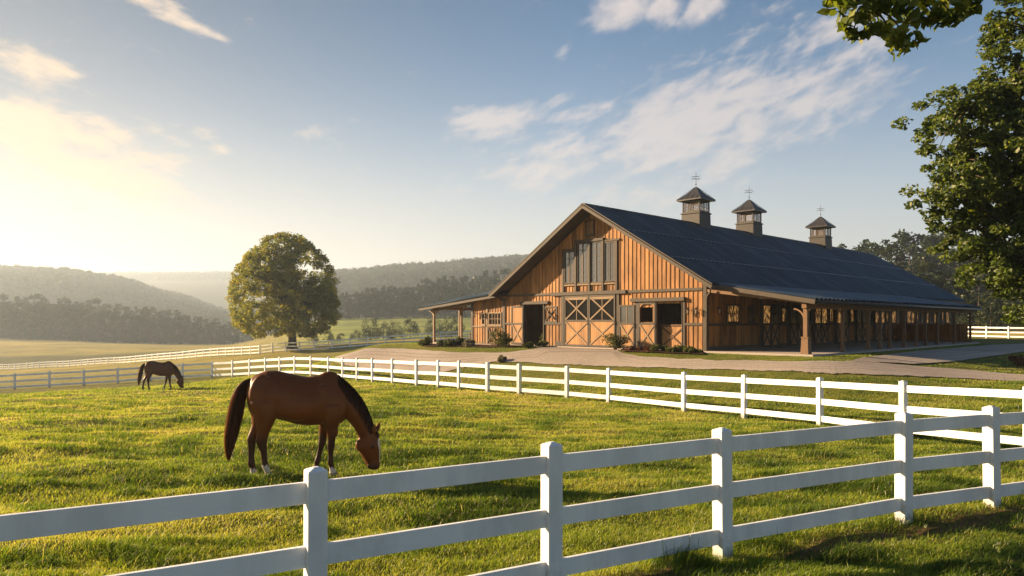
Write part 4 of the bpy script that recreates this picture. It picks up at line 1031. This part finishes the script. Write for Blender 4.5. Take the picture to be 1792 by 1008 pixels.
def build_ground():
    rr = np.concatenate([np.arange(1.2, 25, .15), np.arange(25, 70, .4), np.arange(70, 200, 1.5), np.arange(200, 500, 7), np.arange(500, 1200, 20), np.arange(1200, 2700.1, 50)])
    an = np.concatenate([np.arange(-48, 48.01, .36), np.arange(51, 312, 3.0)]); na, nr = len(an), len(rr)
    A, Rr = np.meshgrid(np.radians(an), rr); x = (Rr*np.sin(A)).ravel(); y = (Rr*np.cos(A)).ravel(); z = hgt(x, y)
    V = np.concatenate([np.stack([x, y, z], 1), [[0, 0, 0]]]); c = len(V)-1
    i, j = np.meshgrid(np.arange(nr-1), np.arange(na), indexing='ij'); j2 = (j+1) % na
    Fq = np.stack([i*na+j, i*na+j2, (i+1)*na+j2, (i+1)*na+j], -1).reshape(-1, 4)[:, ::-1]
    fan = np.array([[c, c, (k+1) % na, k] for k in range(na)])
    faces = [tuple(f) for f in Fq] + [(c, (k+1) % na, k)[::-1] for k in range(na)]
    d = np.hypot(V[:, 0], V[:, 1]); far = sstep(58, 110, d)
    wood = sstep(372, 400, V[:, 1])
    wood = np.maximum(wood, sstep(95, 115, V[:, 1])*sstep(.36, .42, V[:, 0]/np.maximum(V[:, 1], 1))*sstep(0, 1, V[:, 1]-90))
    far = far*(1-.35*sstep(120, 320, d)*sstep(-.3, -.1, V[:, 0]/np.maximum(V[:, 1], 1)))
    pxv = CX+F*V[:, 0]/np.maximum(V[:, 1], 1); dv = V[:, 1]; wv = 18*(vnoise(V[:, 0]*.06, V[:, 1]*.06, 4)-.5)
    rough = sstep(168, 185, dv+wv)*(1-sstep(222, 246, dv+wv*1.3))*(1-sstep(330, 460, pxv+wv*3))*(V[:, 1] > 1)
    rough = np.maximum(rough, sstep(318, 345, dv+wv)*(1-sstep(380, 400, dv))*(1-sstep(380, 480, pxv))*.75)  # darker band painted in for the wood's shadow on the far field
    o = mesh_np('ground', V, faces, groundmat(), None, {'far': far, 'wood': wood, 'soil': soil_mask(V[:, 0], V[:, 1]), 'rough': rough, 'green': sstep(430, 620, pxv)*sstep(110, 150, dv)}, True)  # 'rough' holds the olive band and the wood's painted shadow
    return tag(o, 'grassy paddock and fields sloping down to a wooded valley', kind='structure')
ground = build_ground()

# driveway, lofted between its two edges
def interp_edge(tab):
    xs = [p[0] for p in tab]; ys = [p[1] for p in tab]; return lambda q: float(np.interp(q, xs, ys))
def loft_ground(name, near, far, x0, x1, step, rows, lift, mat):
    fn, ff = interp_edge(near), interp_edge(far); V = []; cr = []; cols = 0; poly_n, poly_f = [], []
    for q in np.arange(x0, x1+.1, step):
        yn, yf = fn(q), ff(q); a = np.array(ground_at(q, max(yn, yf+.3))); b = np.array(ground_at(q, yf)); cols += 1
        u_ = (b-a)/(np.linalg.norm(b-a)+1e-6); a = a-u_*.55*(float(fbm(a[0]*1.1, a[1]*1.1, 12, 3))-.4); b = b+u_*.5*(float(fbm(b[0]*1.1, b[1]*1.1, 13, 3))-.5); poly_n.append(a); poly_f.append(b)
        for k in range(rows+1):
            p = a+(b-a)*k/rows; cr.append(k/rows); V.append((p[0], p[1], h1(*p)+lift))
    n = rows+1; Fq = np.array([(i*n+k, (i+1)*n+k, (i+1)*n+k+1, i*n+k+1) for i in range(cols-1) for k in range(rows)])
    return mesh_np(name, V, Fq, mat, None, {'cross': cr}, True), np.array(poly_n+poly_f[::-1])
def gravelmat():
    m, h, out = new_mat('gravel')
    g = h.n('ShaderNodeNewGeometry').outputs['Position']
    n1 = h.n('ShaderNodeTexNoise', i_Vector=g, i_Scale=.25, i_Detail=4.0).outputs[0]
    n2 = h.n('ShaderNodeTexNoise', i_Vector=g, i_Scale=7.0, i_Detail=6.0, i_Roughness=.75).outputs[0]
    vo = h.n('ShaderNodeTexVoronoi', i_Vector=g, i_Scale=22.0)
    v = h.math('ADD', h.math('MULTIPLY', n1, .4), h.math('ADD', h.math('MULTIPLY', n2, .4), h.math('MULTIPLY', vo.outputs['Distance'], .25)))
    col = h.ramp(v, [(.32, (.20,.16,.132)), (.5, (.33,.275,.228)), (.68, (.46,.39,.325))])
    cr_ = h.n('ShaderNodeAttribute', attribute_name='cross').outputs['Fac']; cr_ = h.math('ADD', cr_, h.math('MULTIPLY_ADD', n1, .16, -.08))
    rut = None
    for c0 in (.30, .46, .66, .80):
        e_ = h.math('DIVIDE', h.math('SUBTRACT', cr_, c0), .028); e_ = h.math('EXPONENT', h.math('MULTIPLY', h.math('MULTIPLY', e_, e_), -1.0)); rut = e_ if rut is None else h.math('MAXIMUM', rut, e_)
    col = h.mixc(h.math('MULTIPLY', rut, h.smooth(n2, .3, .7, .15, .6)), col, (.13,.10,.08,1))
    b = h.n('ShaderNodeBsdfPrincipled', i_Base_Color=col, i_Roughness=.92); b.inputs['Specular IOR Level'].default_value = .15
    h.set(b.inputs['Normal'], h.n('ShaderNodeBump', i_Strength=.7, i_Distance=.03, i_Height=h.math('ADD', n2, vo.outputs['Distance'])).outputs[0])
    h.set(out.inputs[0], b.outputs[0]); return m
M['gravel'] = gravelmat()
DN = [(575,630),(600,638),(650,649),(720,655),(780,652),(830,640),(860,634.5),(900,634),(1000,639),(1100,643),(1250,648),(1400,652),(1600,660),(1792,669),(1900,673)]
DF = [(575,629),(600,622),(625,615),(640,610.5),(700,611),(730,613),(800,618),(880,618),(930,613),(950,607),(960,605.5),(1072,605.5),(1079,612),(1088,619),(1120,625),(1240,632),(1400,634),(1470,633.5),(1500,632.5),(1600,642),(1680,648),(1792,657),(1900,661)]
drive, POLY1 = loft_ground('driveway', DN, DF, 586, 1900, 5, 22, .04, M['gravel']); tag(drive, 'pale gravel driveway in front of the barn', kind='structure')
BN = [(1490,634),(1600,638),(1670,634),(1792,617),(1900,608)]; BF = [(1490,632),(1508,628),(1600,616),(1736,604.5),(1792,602.5),(1900,599)]
branch, POLY2 = loft_ground('side_road', BN, BF, 1495, 1900, 5, 10, .05, M['gravel']); tag(branch, 'gravel road leading past the long side of the barn', kind='structure')
M['mulch'] = principled('bark_mulch', (.085,.04,.026), .95, var=.5, scale=9, bump=1.0, bump_scale=20, spec=.1)
mu1, POLY3 = loft_ground('mulch_bed', [(1084,616),(1235,622)], [(1084,609.5),(1235,615)], 1086, 1234, 5, 6, .07, M['mulch']); tag(mu1, 'dark red bark mulch bed along the barn front', kind='structure')
mu2, POLY4 = loft_ground('mulch_bed', [(742,607.5),(930,609)], [(742,603),(930,604)], 742, 932, 5, 5, .07, M['mulch']); tag(mu2, 'bark mulch bed along the low left wing', kind='structure')
def in_poly(x, y, P):
    c = np.zeros(x.shape, bool); j = len(P)-1
    for i in range(len(P)):
        xi, yi, xj, yj = P[i, 0], P[i, 1], P[j, 0], P[j, 1]
        if abs(yj-yi) > 1e-9: c ^= ((yi > y) != (yj > y)) & (x < (xj-xi)*(y-yi)/(yj-yi)+xi)
        j = i
    return c
# grass blades
def grassmat():
    m, h, out = new_mat('grass_blades')
    t = h.n('ShaderNodeAttribute', attribute_name='tint').outputs['Fac']
    col = h.ramp(t, [(0, (.035,.065,.008)), (.3, (.105,.175,.018)), (.6, (.235,.285,.036)), (.85, (.37,.35,.085)), (1, (.46,.40,.20))])
    d = h.n('ShaderNodeBsdfDiffuse', i_Color=col)
    tr = h.n('ShaderNodeBsdfTranslucent', i_Color=h.mixc(1.0, col, (1.6, 1.5, .7, 1), 'MULTIPLY'))
    g = h.n('ShaderNodeBsdfGlossy', i_Roughness=.4, i_Color=(1, .95, .85, 1))
    mx = h.n('ShaderNodeMixShader', i_0=.5, i_1=d.outputs[0], i_2=tr.outputs[0])
    h.set(out.inputs[0], h.n('ShaderNodeMixShader', i_0=.018, i_1=mx.outputs[0], i_2=g.outputs[0]).outputs[0]); return m
def build_grass():
    rs = np.random.default_rng(99); Vs, Ts = [], []
    for (r0, r1, dens) in ((2.4,6,5600), (6,9,3700), (9,14,2100), (14,22,950), (22,35,420), (35,62,130)):
        n = int(.733*(r1*r1-r0*r0)*dens); r = np.sqrt(rs.uniform(r0*r0, r1*r1, n)); a = np.radians(rs.uniform(-42, 42, n)); x = r*np.sin(a); y = r*np.cos(a)
        lx, ly = to_local(x, y)
        ok = ~(in_poly(x, y, POLY1) | in_poly(x, y, POLY2) | in_poly(x, y, POLY3) | in_poly(x, y, POLY4)) & ~((lx > -24.8) & (lx < 6.05) & (ly > -.5) & (ly < 46))
        ok &= ~(rs.random(n) < soil_mask(x, y)*.93)
        x, y, r = x[ok], y[ok], r[ok]; n = len(x); lx, ly = lx[ok], ly[ok]
        cl = fbm(x*1.1+.3*y, y*2.0, 21, 3); big = fbm(x*.22, y*.34, 31, 3); lush = sstep(.46, .68, cl)
        lawn = np.clip(pad_mask(x, y)*2.5, 0, 1)
        hh = (.038+.040*lush+.08*sstep(.58, .8, cl)*rs.random(n)+.025*rs.random(n))*(1-.6*lawn)*(1+.12*sstep(12, 50, r))
        fs = np.abs(fence_side(x, y)); hh = hh*(1+.9*np.exp(-(fs/.3)**2)*rs.random(n))
        hh = hh*np.where(rs.random(n) < .03, 1.9, 1)
        w = (.0030+.00044*r)*rs.uniform(.7, 1.3, n)
        ang = rs.uniform(0, 2*np.pi, n); lean = hh*rs.uniform(.25, .95, n); wind = hh*.45*(.4+big)
        dx = np.cos(ang)*lean+wind; dy = np.sin(ang)*lean-wind*.25; ph = rs.uniform(0, np.pi, n); wx, wy = np.cos(ph)*w/2, np.sin(ph)*w/2
        z = hgt(x, y)-.006
        V = np.empty((n, 5, 3))
        V[:, 0] = np.stack([x-wx, y-wy, z], 1); V[:, 1] = np.stack([x+wx, y+wy, z], 1)
        V[:, 2] = np.stack([x-wx*.8+dx*.35, y-wy*.8+dy*.35, z+hh*.62], 1); V[:, 3] = np.stack([x+wx*.8+dx*.35, y+wy*.8+dy*.35, z+hh*.62], 1)
        V[:, 4] = np.stack([x+dx, y+dy, z+hh*rs.uniform(.8, 1.05, n)], 1); Vs.append(V.reshape(-1, 3))
        t = .40+.24*rs.normal(size=n)*.6+.75*(big-.5)-.42*(lush-.42)+.16*sstep(10, 40, r)+.12*(fbm(x*2.3, y*3.1, 61, 2)-.5)
        t = t-np.where(fence_side(x, y) < -.25, .2, 0)  # camera side tinted darker: foreground shade put into the blade colour
        t = np.where(rs.random(n) < .03+.07*sstep(.5, .7, fbm(x*.5, y*.7, 88, 2)), rs.uniform(.75, 1, n), t); t = t*(1-lawn*.3)+.40*lawn*.3
        Ts.append(np.repeat(np.clip(t, 0, 1), 5))
    V = np.concatenate(Vs); n = len(V)//5; b = np.arange(n)[:, None]*5
    Fc = np.concatenate([b+[0, 1, 2], b+[1, 3, 2], b+[2, 3, 4]], 1).reshape(-1, 3)
    o = mesh_np('grass', V, Fc, grassmat(), None, {'tint': np.concatenate(Ts)})
    return tag(o, 'short sunlit pasture grass covering the paddock', 'grass', kind='stuff')
grass = build_grass()

# ------------------------------------------------------------------ fences in place
def z_of(pts): return [(x, y, float(hbase(np.array([x]), np.array([y]))[0])) for x, y in pts]
fence('fence', z_of(FRONT), 'nearest white three-rail paddock fence crossing the whole foreground')
rear = [((p-CX)/F*d, d) for p, d, z in REAR]
def resample(pts, step):
    pts = np.array(pts); s = np.concatenate([[0], np.cumsum(np.hypot(*np.diff(pts, axis=0).T))]); n = int(round(s[-1]/step)); q = np.linspace(0, s[-1], n+1)
    return list(zip(np.interp(q, s, pts[:, 0]), np.interp(q, s, pts[:, 1])))
lf = resample([rear[-1]]+[((p-CX)/F*d, d) for p, y, d in LEFTF[:-1]], 2.7)[1:]
rp = [(12.4,12.5),(11.6,12.75),(10.55,14.75)]+rear
fence('fence', z_of(rp), 'white three-rail fence on the far side of the paddock, in front of the driveway', a=.14)
fence('fence', z_of([rp[-1]]+lf)[0:], 'white three-rail paddock fence curving away behind the small far horse', a=.14, span=2)
ff = resample([((p-CX)/F*d, d) for p, y, d in [(900,590,98),(830,594,97)]+FARF], 2.5)
fence('fence', z_of(ff), 'most distant white rail fence running down the slope past the lone tree', a=.13, span=3, rails=(1.265,.80,.34), rh=.15)
rb = resample([W(1660,592,86)[:2], W(1750,592,80)[:2], W(1850,592,76)[:2], W(1960,592,72)[:2]], 2.5)
fence('fence', z_of(rb), 'short white rail fence beyond the far right end of the barn', a=.14, span=2)

# ------------------------------------------------------------------ horses
hx, hy = (517-CX)/F*11.6, 11.6
build_horse('horse', (hx, hy, h1(hx, hy)+.005), R(14), 1.04, 'big bay horse with white blaze and socks grazing close behind the front fence', (0, 0, 0, 0), (838, 884, 878, 0), True, 1.0, -.26)
fx_, fy_ = (277-CX)/F*39, 39.0
build_horse('horse', (fx_, fy_, h1(fx_, fy_)), R(24), .97, 'small distant dark brown horse grazing alone at the left end of the paddock', (-30, -75, 55, -15), (0, 0, 0, 0), False, .9, -.05)

# ------------------------------------------------------------------ trees
def on(px, d): x = (px-CX)/F*d; return (x, d, h1(x, d))
lone_tree(on(511, 102)); near_maple((16.25, 19.5, h1(16.25, 19.5))); overhang_tree((9.2, 4.6, 0.0))
PROT = [wood_proto(150, 6, 3.0, low=True), wood_proto(160, 6, 2.5, low=True, n=44), wood_proto(100, 16, 5.4), wood_proto(110, 18, 5.0), wood_proto(120, 15, 5.8), wood_proto(130, 17, 4.4, True), wood_proto(140, 16, 4.8, n=44)]
used = [False]*len(PROT); wr = random.Random(5)
HT = {0: 6, 1: 6, 2: 16, 3: 18, 4: 15, 5: 17, 6: 16}
def wood(px, d, h, label, group, kinds=(2, 3, 4, 6), wscale=1.0):
    k = wr.choice(kinds); o = PROT[k]
    if used[k]: o = copy_tree(o)
    used[k] = True; o.location = on(px, d); s = h/HT[k]; o.scale = (s*wscale*wr.uniform(.9, 1.2), s*wscale*wr.uniform(.9, 1.2), s); o.rotation_euler = (0, 0, wr.uniform(0, 6.28))
    tag(o, label, 'tree', group); return o
top_a = lambda q: float(np.interp(q, [560,600,700,760,850,900,1000], [510,505,496,488,476,466,455]))
for row, (d, f) in enumerate(((372, .80), (392, .92), (420, 1.02))):
    for q in np.arange(566+row*9, 960, 23):
        q += wr.uniform(-5, 5); base = HY+F*(CAMZ-on(q, d)[2])/d; hh = (base-top_a(q))*d/F*f*wr.uniform(.86, 1.06)
        wood(q, d, max(9, hh), 'tall green tree in the wood edge beyond the meadow between lone tree and barn', 'trees of the wood edge left of the barn', wscale=.9)
top_b = lambda q: float(np.interp(q, [-60,0,100,200,300,350,400,440], [512,513,518,528,542,550,560,566]))
for row, (d, f) in enumerate(((372, .80), (396, .92), (425, 1.0))):
    for q in np.arange(-70+row*8, 440, 24):
        q += wr.uniform(-5, 5); base = HY+F*(CAMZ-on(q, d)[2])/d; hh = (base-top_b(q))*d/F*f*wr.uniform(.84, 1.07)
        wood(q, d, max(8, hh), 'shaded hazy tree in the dark wood across the valley at the left', 'trees of the dark valley wood at the left', wscale=.95)
for (q, d, top) in ((1500,150,432),(1545,165,415),(1590,175,405),(1640,170,402),(1690,160,405),(1740,150,415),(1800,140,425),(1860,135,430),(1470,190,428),(1530,200,412),(1600,205,402),(1670,200,396),(1560,128,470),(1610,126,462),(1660,124,468),(1712,120,470),(1765,116,478),(1825,112,480),(1740,104,512),(1800,100,508),(1690,108,520),(1855,98,500)):
    base = HY+F*(CAMZ-on(q, d)[2])/d
    wood(q+wr.uniform(-6, 6), d, (base-top)*d/F*wr.uniform(.94, 1.05), 'dark tree on the wooded slope behind the right end of the barn', 'trees on the slope behind the barn', kinds=(2, 3, 4, 5, 6))
for i, (q, d, h_, lab) in enumerate(((648,190,6.2,'rounded valley tree standing in the meadow just left of the low porch'), (671,185,5.0,'second meadow tree right beside the rounded one, paler and lower'), (622,200,3.2,'low shrubby tree on the meadow left of the two rounded ones'), (575,170,3.2,'low dark tree at the right foot of the lone tree'),
        (692,195,5.2,'narrow meadow tree nearest to the porch post'), (718,200,5.5,'dark meadow tree half behind the porch roof corner'), (596,175,2.6,'smallest dark shrub-like tree below the pale meadow'), (790,190,6.0,'bushy tree seen through the open left porch'), (760,205,5.5,'pale green tree seen between the two left porch posts'), (548,165,3.4,'low tree behind the white fence just right of the lone trunk'))):
    wood(q, d, h_, lab, None, wscale=1.1, kinds=(0, 1))

# far woods on the hills: one mass
def far_wood():
    rs = np.random.default_rng(8); C_, S_ = [], []
    for (d0, d1, n, q0, q1) in ((600, 1040, 6500, -250, 1250), (960, 1080, 900, -250, 1250), (1900, 2320, 1500, 60, 680), (430, 900, 600, 1250, 1900)):
        d = rs.uniform(d0, d1, n); q = rs.uniform(q0, q1, n); x = (q-CX)/F*d; C_.append(np.stack([x, d, hgt(x, d)], 1)); S_.append(rs.uniform(4.0, 7.5, n)*(1+.9*(d > 1200)))
    c = np.concatenate(C_); s = np.concatenate(S_); k = 56; n = len(c)
    d = rs.normal(size=(n, k, 3)); d /= np.linalg.norm(d, axis=2, keepdims=True); d[:, :, 2] = np.abs(d[:, :, 2])*1.25-.1
    pts = (c[:, None]+d*s[:, None, None]*rs.uniform(.55, 1, (n, k, 1))*np.array([.85, .85, 1.1])+np.array([0, 0, 1.2])).reshape(-1, 3)
    tt = np.clip(np.repeat(rs.uniform(.3, .62, n), k)+rs.normal(0, .08, n*k), 0, 1); sz = np.repeat(s, k)
    v, f, t = leaf_cloud(pts, 1.0, 9, .6, np.repeat(c, k, axis=0), 1.5, tint=tt); ctr = np.repeat(pts, 4, axis=0); v = ctr+(v-ctr)*np.repeat(sz*.36, 4)[:, None]
    o = mesh_np('far_wood', v, f, M['leaf_hill'], None, {'tint': t}); return tag(o, 'hazy continuous woodland covering the distant hills', 'woodland', kind='stuff')
far_wood()

# ------------------------------------------------------------------ planting round the barn and the things on its porch
def at_px(px, py): x, y = ground_at(px, py); return (x, y, h1(x, y))
for i, (px, py, r, h_, mk, lab) in enumerate((
    (745,605.5,.55,.75,'leaf_bush','yellow-green bush at the foot of the corner porch post'), (772,606.5,.5,.45,'leaf_bush','low dark bush right of the corner porch post'), (790,606.5,.5,.5,'leaf_bush','round green bush in the middle of the left porch bed'),
    (803,606,.5,.62,'leaf_bush','darker bush beside the inner porch post'), (820,607,.42,.55,'leaf_grey','brownish round bush at the wing corner'), (871,607.5,.75,1.25,'leaf_bush','tall green shrub below the wing window'),
    (885,606.5,.5,.7,'leaf_bush','pale loose shrub touching the grey corner post'), (966,606.5,.8,1.15,'leaf_bush','leafy green shrub between left doorway and double doors'), (948,608,.4,.5,'leaf_bush','small bush at the left doorway step'), (925,610,.3,.4,'leaf_bush','tiny round bush at the tip of the left lawn'),
    (1076,613,.85,1.1,'leaf_bush','dense green shrub right of the double doors'), (1152,617,.5,.45,'leaf_bush','low dark green bush below the right stable door'), (1176,618.5,.35,.35,'leaf_bush','small pale bush below the right doorway'), (1192,618.5,.6,.45,'leaf_bush','broad low bush under the right wall panel'), (1215,619.5,.6,.4,'leaf_bush','flat bush at the front right corner of the barn'),
    (1112,615,.7,.32,'leaf_red','low russet ground plant at the left of the mulch bed'), (1140,616.5,.5,.28,'leaf_red','low russet ground plant in the middle of the mulch bed'), (877,634,.32,.34,'leaf_grey','pale grey dry weed clump standing at the driveway edge'), (1788,640,.9,.45,'leaf_red','reddish low shrub on the grass island at the right edge'))):
    bush('bush' if 'shrub' not in lab else 'shrub', at_px(px, py), r, h_, M[mk], lab, 300+i*3, leaf=.07)
def place(lx, ly, z=0.0): x, y = to_world(lx, ly); return (x, y, PADZ+z-.01)
M['barrel'] = principled('barrel_oak', (.10,.05,.025), .7, var=.35, scale=3, stretch=(4,4,.6), island=.15)
def barrel(loc, label, s=1.0):
    root = empty('wooden_barrel', loc, BROT, label, 'barrel'); root.scale = (s, s, s)
    mb = MB()
    for k in range(18):
        a0, a1 = 2*math.pi*k/18+.012, 2*math.pi*(k+1)/18-.012; pr = [(.30,0),(.345,.22),(.36,.45),(.345,.68),(.30,.9)]
        vs = [(r*math.cos(a), r*math.sin(a), z) for r, z in pr for a in (a0, a1)]+[((r-.03)*math.cos(a), (r-.03)*math.sin(a), z) for r, z in pr for a in (a0, a1)]
        fs = [(2*i, 2*i+1, 2*i+3, 2*i+2) for i in range(4)]+[(10+2*i+2, 10+2*i+3, 10+2*i+1, 10+2*i) for i in range(4)]+[(8, 9, 19, 18), (1, 0, 10, 11)]+[(2*i, 2*i+2, 12+2*i, 10+2*i) for i in range(4)]+[(2*i+3, 2*i+1, 11+2*i, 13+2*i) for i in range(4)]
        mb.add(vs, fs)
    mb.build('stave_shell', M['barrel'], root); mb = MB(); mb.lathe([(.28,.84),(.28,.86)], n=18); mb.build('lid', M['barrel'], root)
    for z, r in ((.1,.325), (.3,.357), (.6,.357), (.8,.325)): mb = MB(); mb.lathe([(r-.012,z-.03),(r,z-.03),(r,z+.03),(r-.012,z+.03)], n=24); mb.build('hoop', M['metal'], root)
barrel(place(-22.6, 3.6), 'dark wooden barrel standing on the left porch behind the posts'); barrel(place(-21.9, 4.2), 'second wooden barrel on the left porch, nearer to the wing wall', .9)
root = empty('garden_bench', place(-20.5, 1.6), BROT, 'dark slatted wooden bench on the left porch against the wing', 'bench')
mb = MB()
for k in range(4): mb.box(-.75, .75, -.22+k*.115, -.12+k*.115, .43, .46)
mb.build('seat', M['barrel'], root); mb = MB()
for k in range(3): mb.bar((-.75, .27+k*.03, .58+k*.15), (.75, .27+k*.03, .58+k*.15), .03, .1)
mb.build('backrest', M['barrel'], root)
for x in (-.68, .68):
    mb = MB(); mb.bar((x, -.2, 0), (x, -.2, .66), .07, .07, up=(1, 0, 0)); mb.build('leg', M['barrel'], root)
    mb = MB(); mb.bar((x, .25, 0), (x, .34, .95), .07, .07, up=(1, 0, 0)); mb.build('leg', M['barrel'], root)
    mb = MB(); mb.box(x-.045, x+.045, -.24, .27, .661, .70); mb.build('armrest', M['barrel'], root)

# ------------------------------------------------------------------ air, sky, sun, camera
def haze(density):
    mb = MB(); mb.box(-2760, 2760, -2760, 2760, -40, 172)
    m, h, out = new_mat('morning_haze')
    v = h.n('ShaderNodeVolumePrincipled', i_Color=(.70, .84, 1.0, 1), i_Density=density, i_Anisotropy=.35)
    h.set(out.inputs['Volume'], v.outputs[0]); o = mb.build('haze', m); return tag(o, 'pale warm morning haze filling the valley', 'haze', kind='stuff')
haze(.00041)

SKY_STRENGTH = .045
def world():
    w = bpy.data.worlds.new('World'); SC.world = w; w.use_nodes = True; nt = w.node_tree; nt.nodes.clear(); h = NT(nt)
    out = h.n('ShaderNodeOutputWorld')
    sky = h.n('ShaderNodeTexSky', sky_type='NISHITA', sun_disc=False); sky.sun_elevation = SUN_EL; sky.sun_rotation = math.atan2(SUN_AZ[0], SUN_AZ[1])
    sky.altitude = 100; sky.air_density = 1.0; sky.dust_density = .3; sky.ozone_density = 3.0
    sdot = h.n('ShaderNodeVectorMath', operation='DOT_PRODUCT', i_0=h.n('ShaderNodeTexCoord').outputs['Generated'], i_1=tuple(SUN_DIR)).outputs['Value']
    zel = h.n('ShaderNodeSeparateXYZ', i_0=h.n('ShaderNodeTexCoord').outputs['Generated']).outputs[2]
    bg = h.n('ShaderNodeBackground', i_Color=h.mixc(1.0, h.mixc(1.0, h.ramp(zel, [(.08, (1, 1, 1)), (.42, (.58, .72, .76))]), h.mixc(1.0, sky.outputs[0], (.34, .82, .96, 1), 'MULTIPLY'), 'MULTIPLY'), h.ramp(sdot, [(.30, (1, 1, 1)), (.85, (.34, .35, .37))]), 'MULTIPLY'), i_Strength=SKY_STRENGTH)
    xyz = h.n('ShaderNodeSeparateXYZ', i_0=h.n('ShaderNodeTexCoord').outputs['Generated'])
    az = h.math('ARCTAN2', xyz.outputs[0], xyz.outputs[1]); el = h.math('ARCSINE', xyz.outputs[2])
    def ae(px, py): a = math.atan((px-CX)/F); return a, math.atan((HY-py)/F*math.cos(a)), math.cos(a)**2
    def blob(px, py, sx, sy, rot):
        a0, e0, c = ae(px, py); sx, sy = sx/F*c, sy/F*math.sqrt(c); cr, sr = math.cos(R(rot)), math.sin(R(rot))
        dx, dy = h.math('SUBTRACT', az, a0), h.math('SUBTRACT', el, e0)
        u = h.math('MULTIPLY_ADD', dx, cr/sx, h.math('MULTIPLY', dy, sr/sx)); v = h.math('MULTIPLY_ADD', dx, -sr/sy, h.math('MULTIPLY', dy, cr/sy))
        q = h.math('ADD', h.math('MULTIPLY', u, u), h.math('MULTIPLY', v, v)); return h.math('EXPONENT', h.math('MULTIPLY', q, -1.0))
    def streak(rot, ku, kv, seed, detail=8.0):
        cr, sr = math.cos(R(rot)), math.sin(R(rot))
        u = h.math('MULTIPLY_ADD', az, cr*ku, h.math('MULTIPLY', el, sr*ku)); v = h.math('MULTIPLY_ADD', az, -sr*kv, h.math('MULTIPLY', el, cr*kv))
        c = h.n('ShaderNodeCombineXYZ', i_0=u, i_1=v, i_2=seed).outputs[0]
        return h.n('ShaderNodeTexNoise', i_Vector=c, i_Scale=1.0, i_Detail=detail, i_Roughness=.58, i_Distortion=.35).outputs[0]
    def group(blobs, rot, ku, kv, seed, gain, amp):
        m = None
        for b in blobs:
            g = h.math('MULTIPLY', blob(*b[:5]), b[5]); m = g if m is None else h.math('MAXIMUM', m, g)
        nz = streak(rot, ku, kv, seed); nb = streak(rot+14, ku*3.2, kv*2.2, seed+5)
        nn = h.math('ADD', h.math('MULTIPLY', h.math('SUBTRACT', nz, .5), amp), h.math('MULTIPLY', h.math('SUBTRACT', nb, .5), amp*.55))
        return h.math('MULTIPLY', h.smooth(h.math('ADD', m, nn), .32, 1.05), gain)
    right = group([(1270,185,360,105,15,1.0), (1000,285,230,60,10,.8), (860,220,85,42,6,1.0), (1430,75,150,45,14,.75), (1120,330,260,50,6,.55)], 16, 10, 32, 1.3, .68, 2.0)
    tops = group([(1080,14,70,40,16,1.0), (1165,14,42,30,30,.95), (1232,14,60,30,32,.9), (550,230,60,18,8,.5)], 24, 14, 26, 7.7, .8, 1.2)
    left = group([(120,270,310,95,-12,1.0), (40,106,110,28,-14,1.0), (290,24,115,20,-19,.9), (390,258,60,20,-8,.55), (60,180,190,30,-8,.6), (300,340,200,40,-10,.6)], -13, 9, 30, 4.1, .95, 2.1)
    # glow of the low sun in the moist air: broad, round the sun's side of the horizon
    sd = h.n('ShaderNodeVectorMath', operation='DOT_PRODUCT', i_0=h.n('ShaderNodeTexCoord').outputs['Generated'], i_1=(-.66, .745, .10)).outputs['Value']
    glow = h.math('POWER', h.math('MAXIMUM', sd, 0.0), 22.0)
    elp = h.math('MAXIMUM', el, 0.0)
    low = h.math('EXPONENT', h.math('MULTIPLY', h.math('MULTIPLY', elp, elp), -1/(.215*.215)))
    warm = h.math('MULTIPLY', low, h.smooth(az, 1.1, -.5, .72, 1.0))
    hb = h.n('ShaderNodeBackground', i_Color=(1.0, .85, .715, 1), i_Strength=.27)
    f1 = h.math('ADD', h.math('MULTIPLY', warm, .92), h.math('MULTIPLY', glow, .14), clamp=True)
    s1 = h.n('ShaderNodeMixShader', i_0=f1, i_1=bg.outputs[0], i_2=hb.outputs[0])
    cw = h.n('ShaderNodeBackground', i_Color=h.mixc(h.smooth(az, -.1, -.6), (.92, .80, .74, 1), (1.0, .75, .53, 1)), i_Strength=.26)
    cl = h.math('MAXIMUM', right, h.math('MAXIMUM', tops, left))
    s2 = h.n('ShaderNodeMixShader', i_0=cl, i_1=s1.outputs[0], i_2=cw.outputs[0])
    h.set(out.inputs[0], s2.outputs[0])
world()
sun = bpy.data.lights.new('sun', 'SUN'); sun.energy = 5.0; sun.angle = R(.6); sun.color = (1.0, .73, .44)
so = bpy.data.objects.new('sun', sun); COL.objects.link(so); so.rotation_euler = (-SUN_DIR).to_track_quat('-Z', 'Y').to_euler(); so.location = (-40, 20, 60)

cam = bpy.data.cameras.new('camera'); co = bpy.data.objects.new('camera', cam); COL.objects.link(co)
co.location = (0, 0, CAMZ); co.rotation_euler = (R(90), 0, 0); cam.sensor_width = 36; cam.lens = 36*F/1792; cam.shift_y = (HY-504)/1792
cam.clip_start = .1; cam.clip_end = 8000; SC.camera = co
SC.view_settings.view_transform = 'Standard'; SC.view_settings.look = 'None'; SC.view_settings.gamma = 1; SC.view_settings.exposure = 1.85
try:
    SC.cycles.max_bounces = 6; SC.cycles.diffuse_bounces = 3; SC.cycles.glossy_bounces = 3; SC.cycles.transmission_bounces = 4; SC.cycles.volume_bounces = 0
    SC.cycles.use_denoising = True; SC.cycles.caustics_reflective = False; SC.cycles.caustics_refractive = False
except Exception: pass
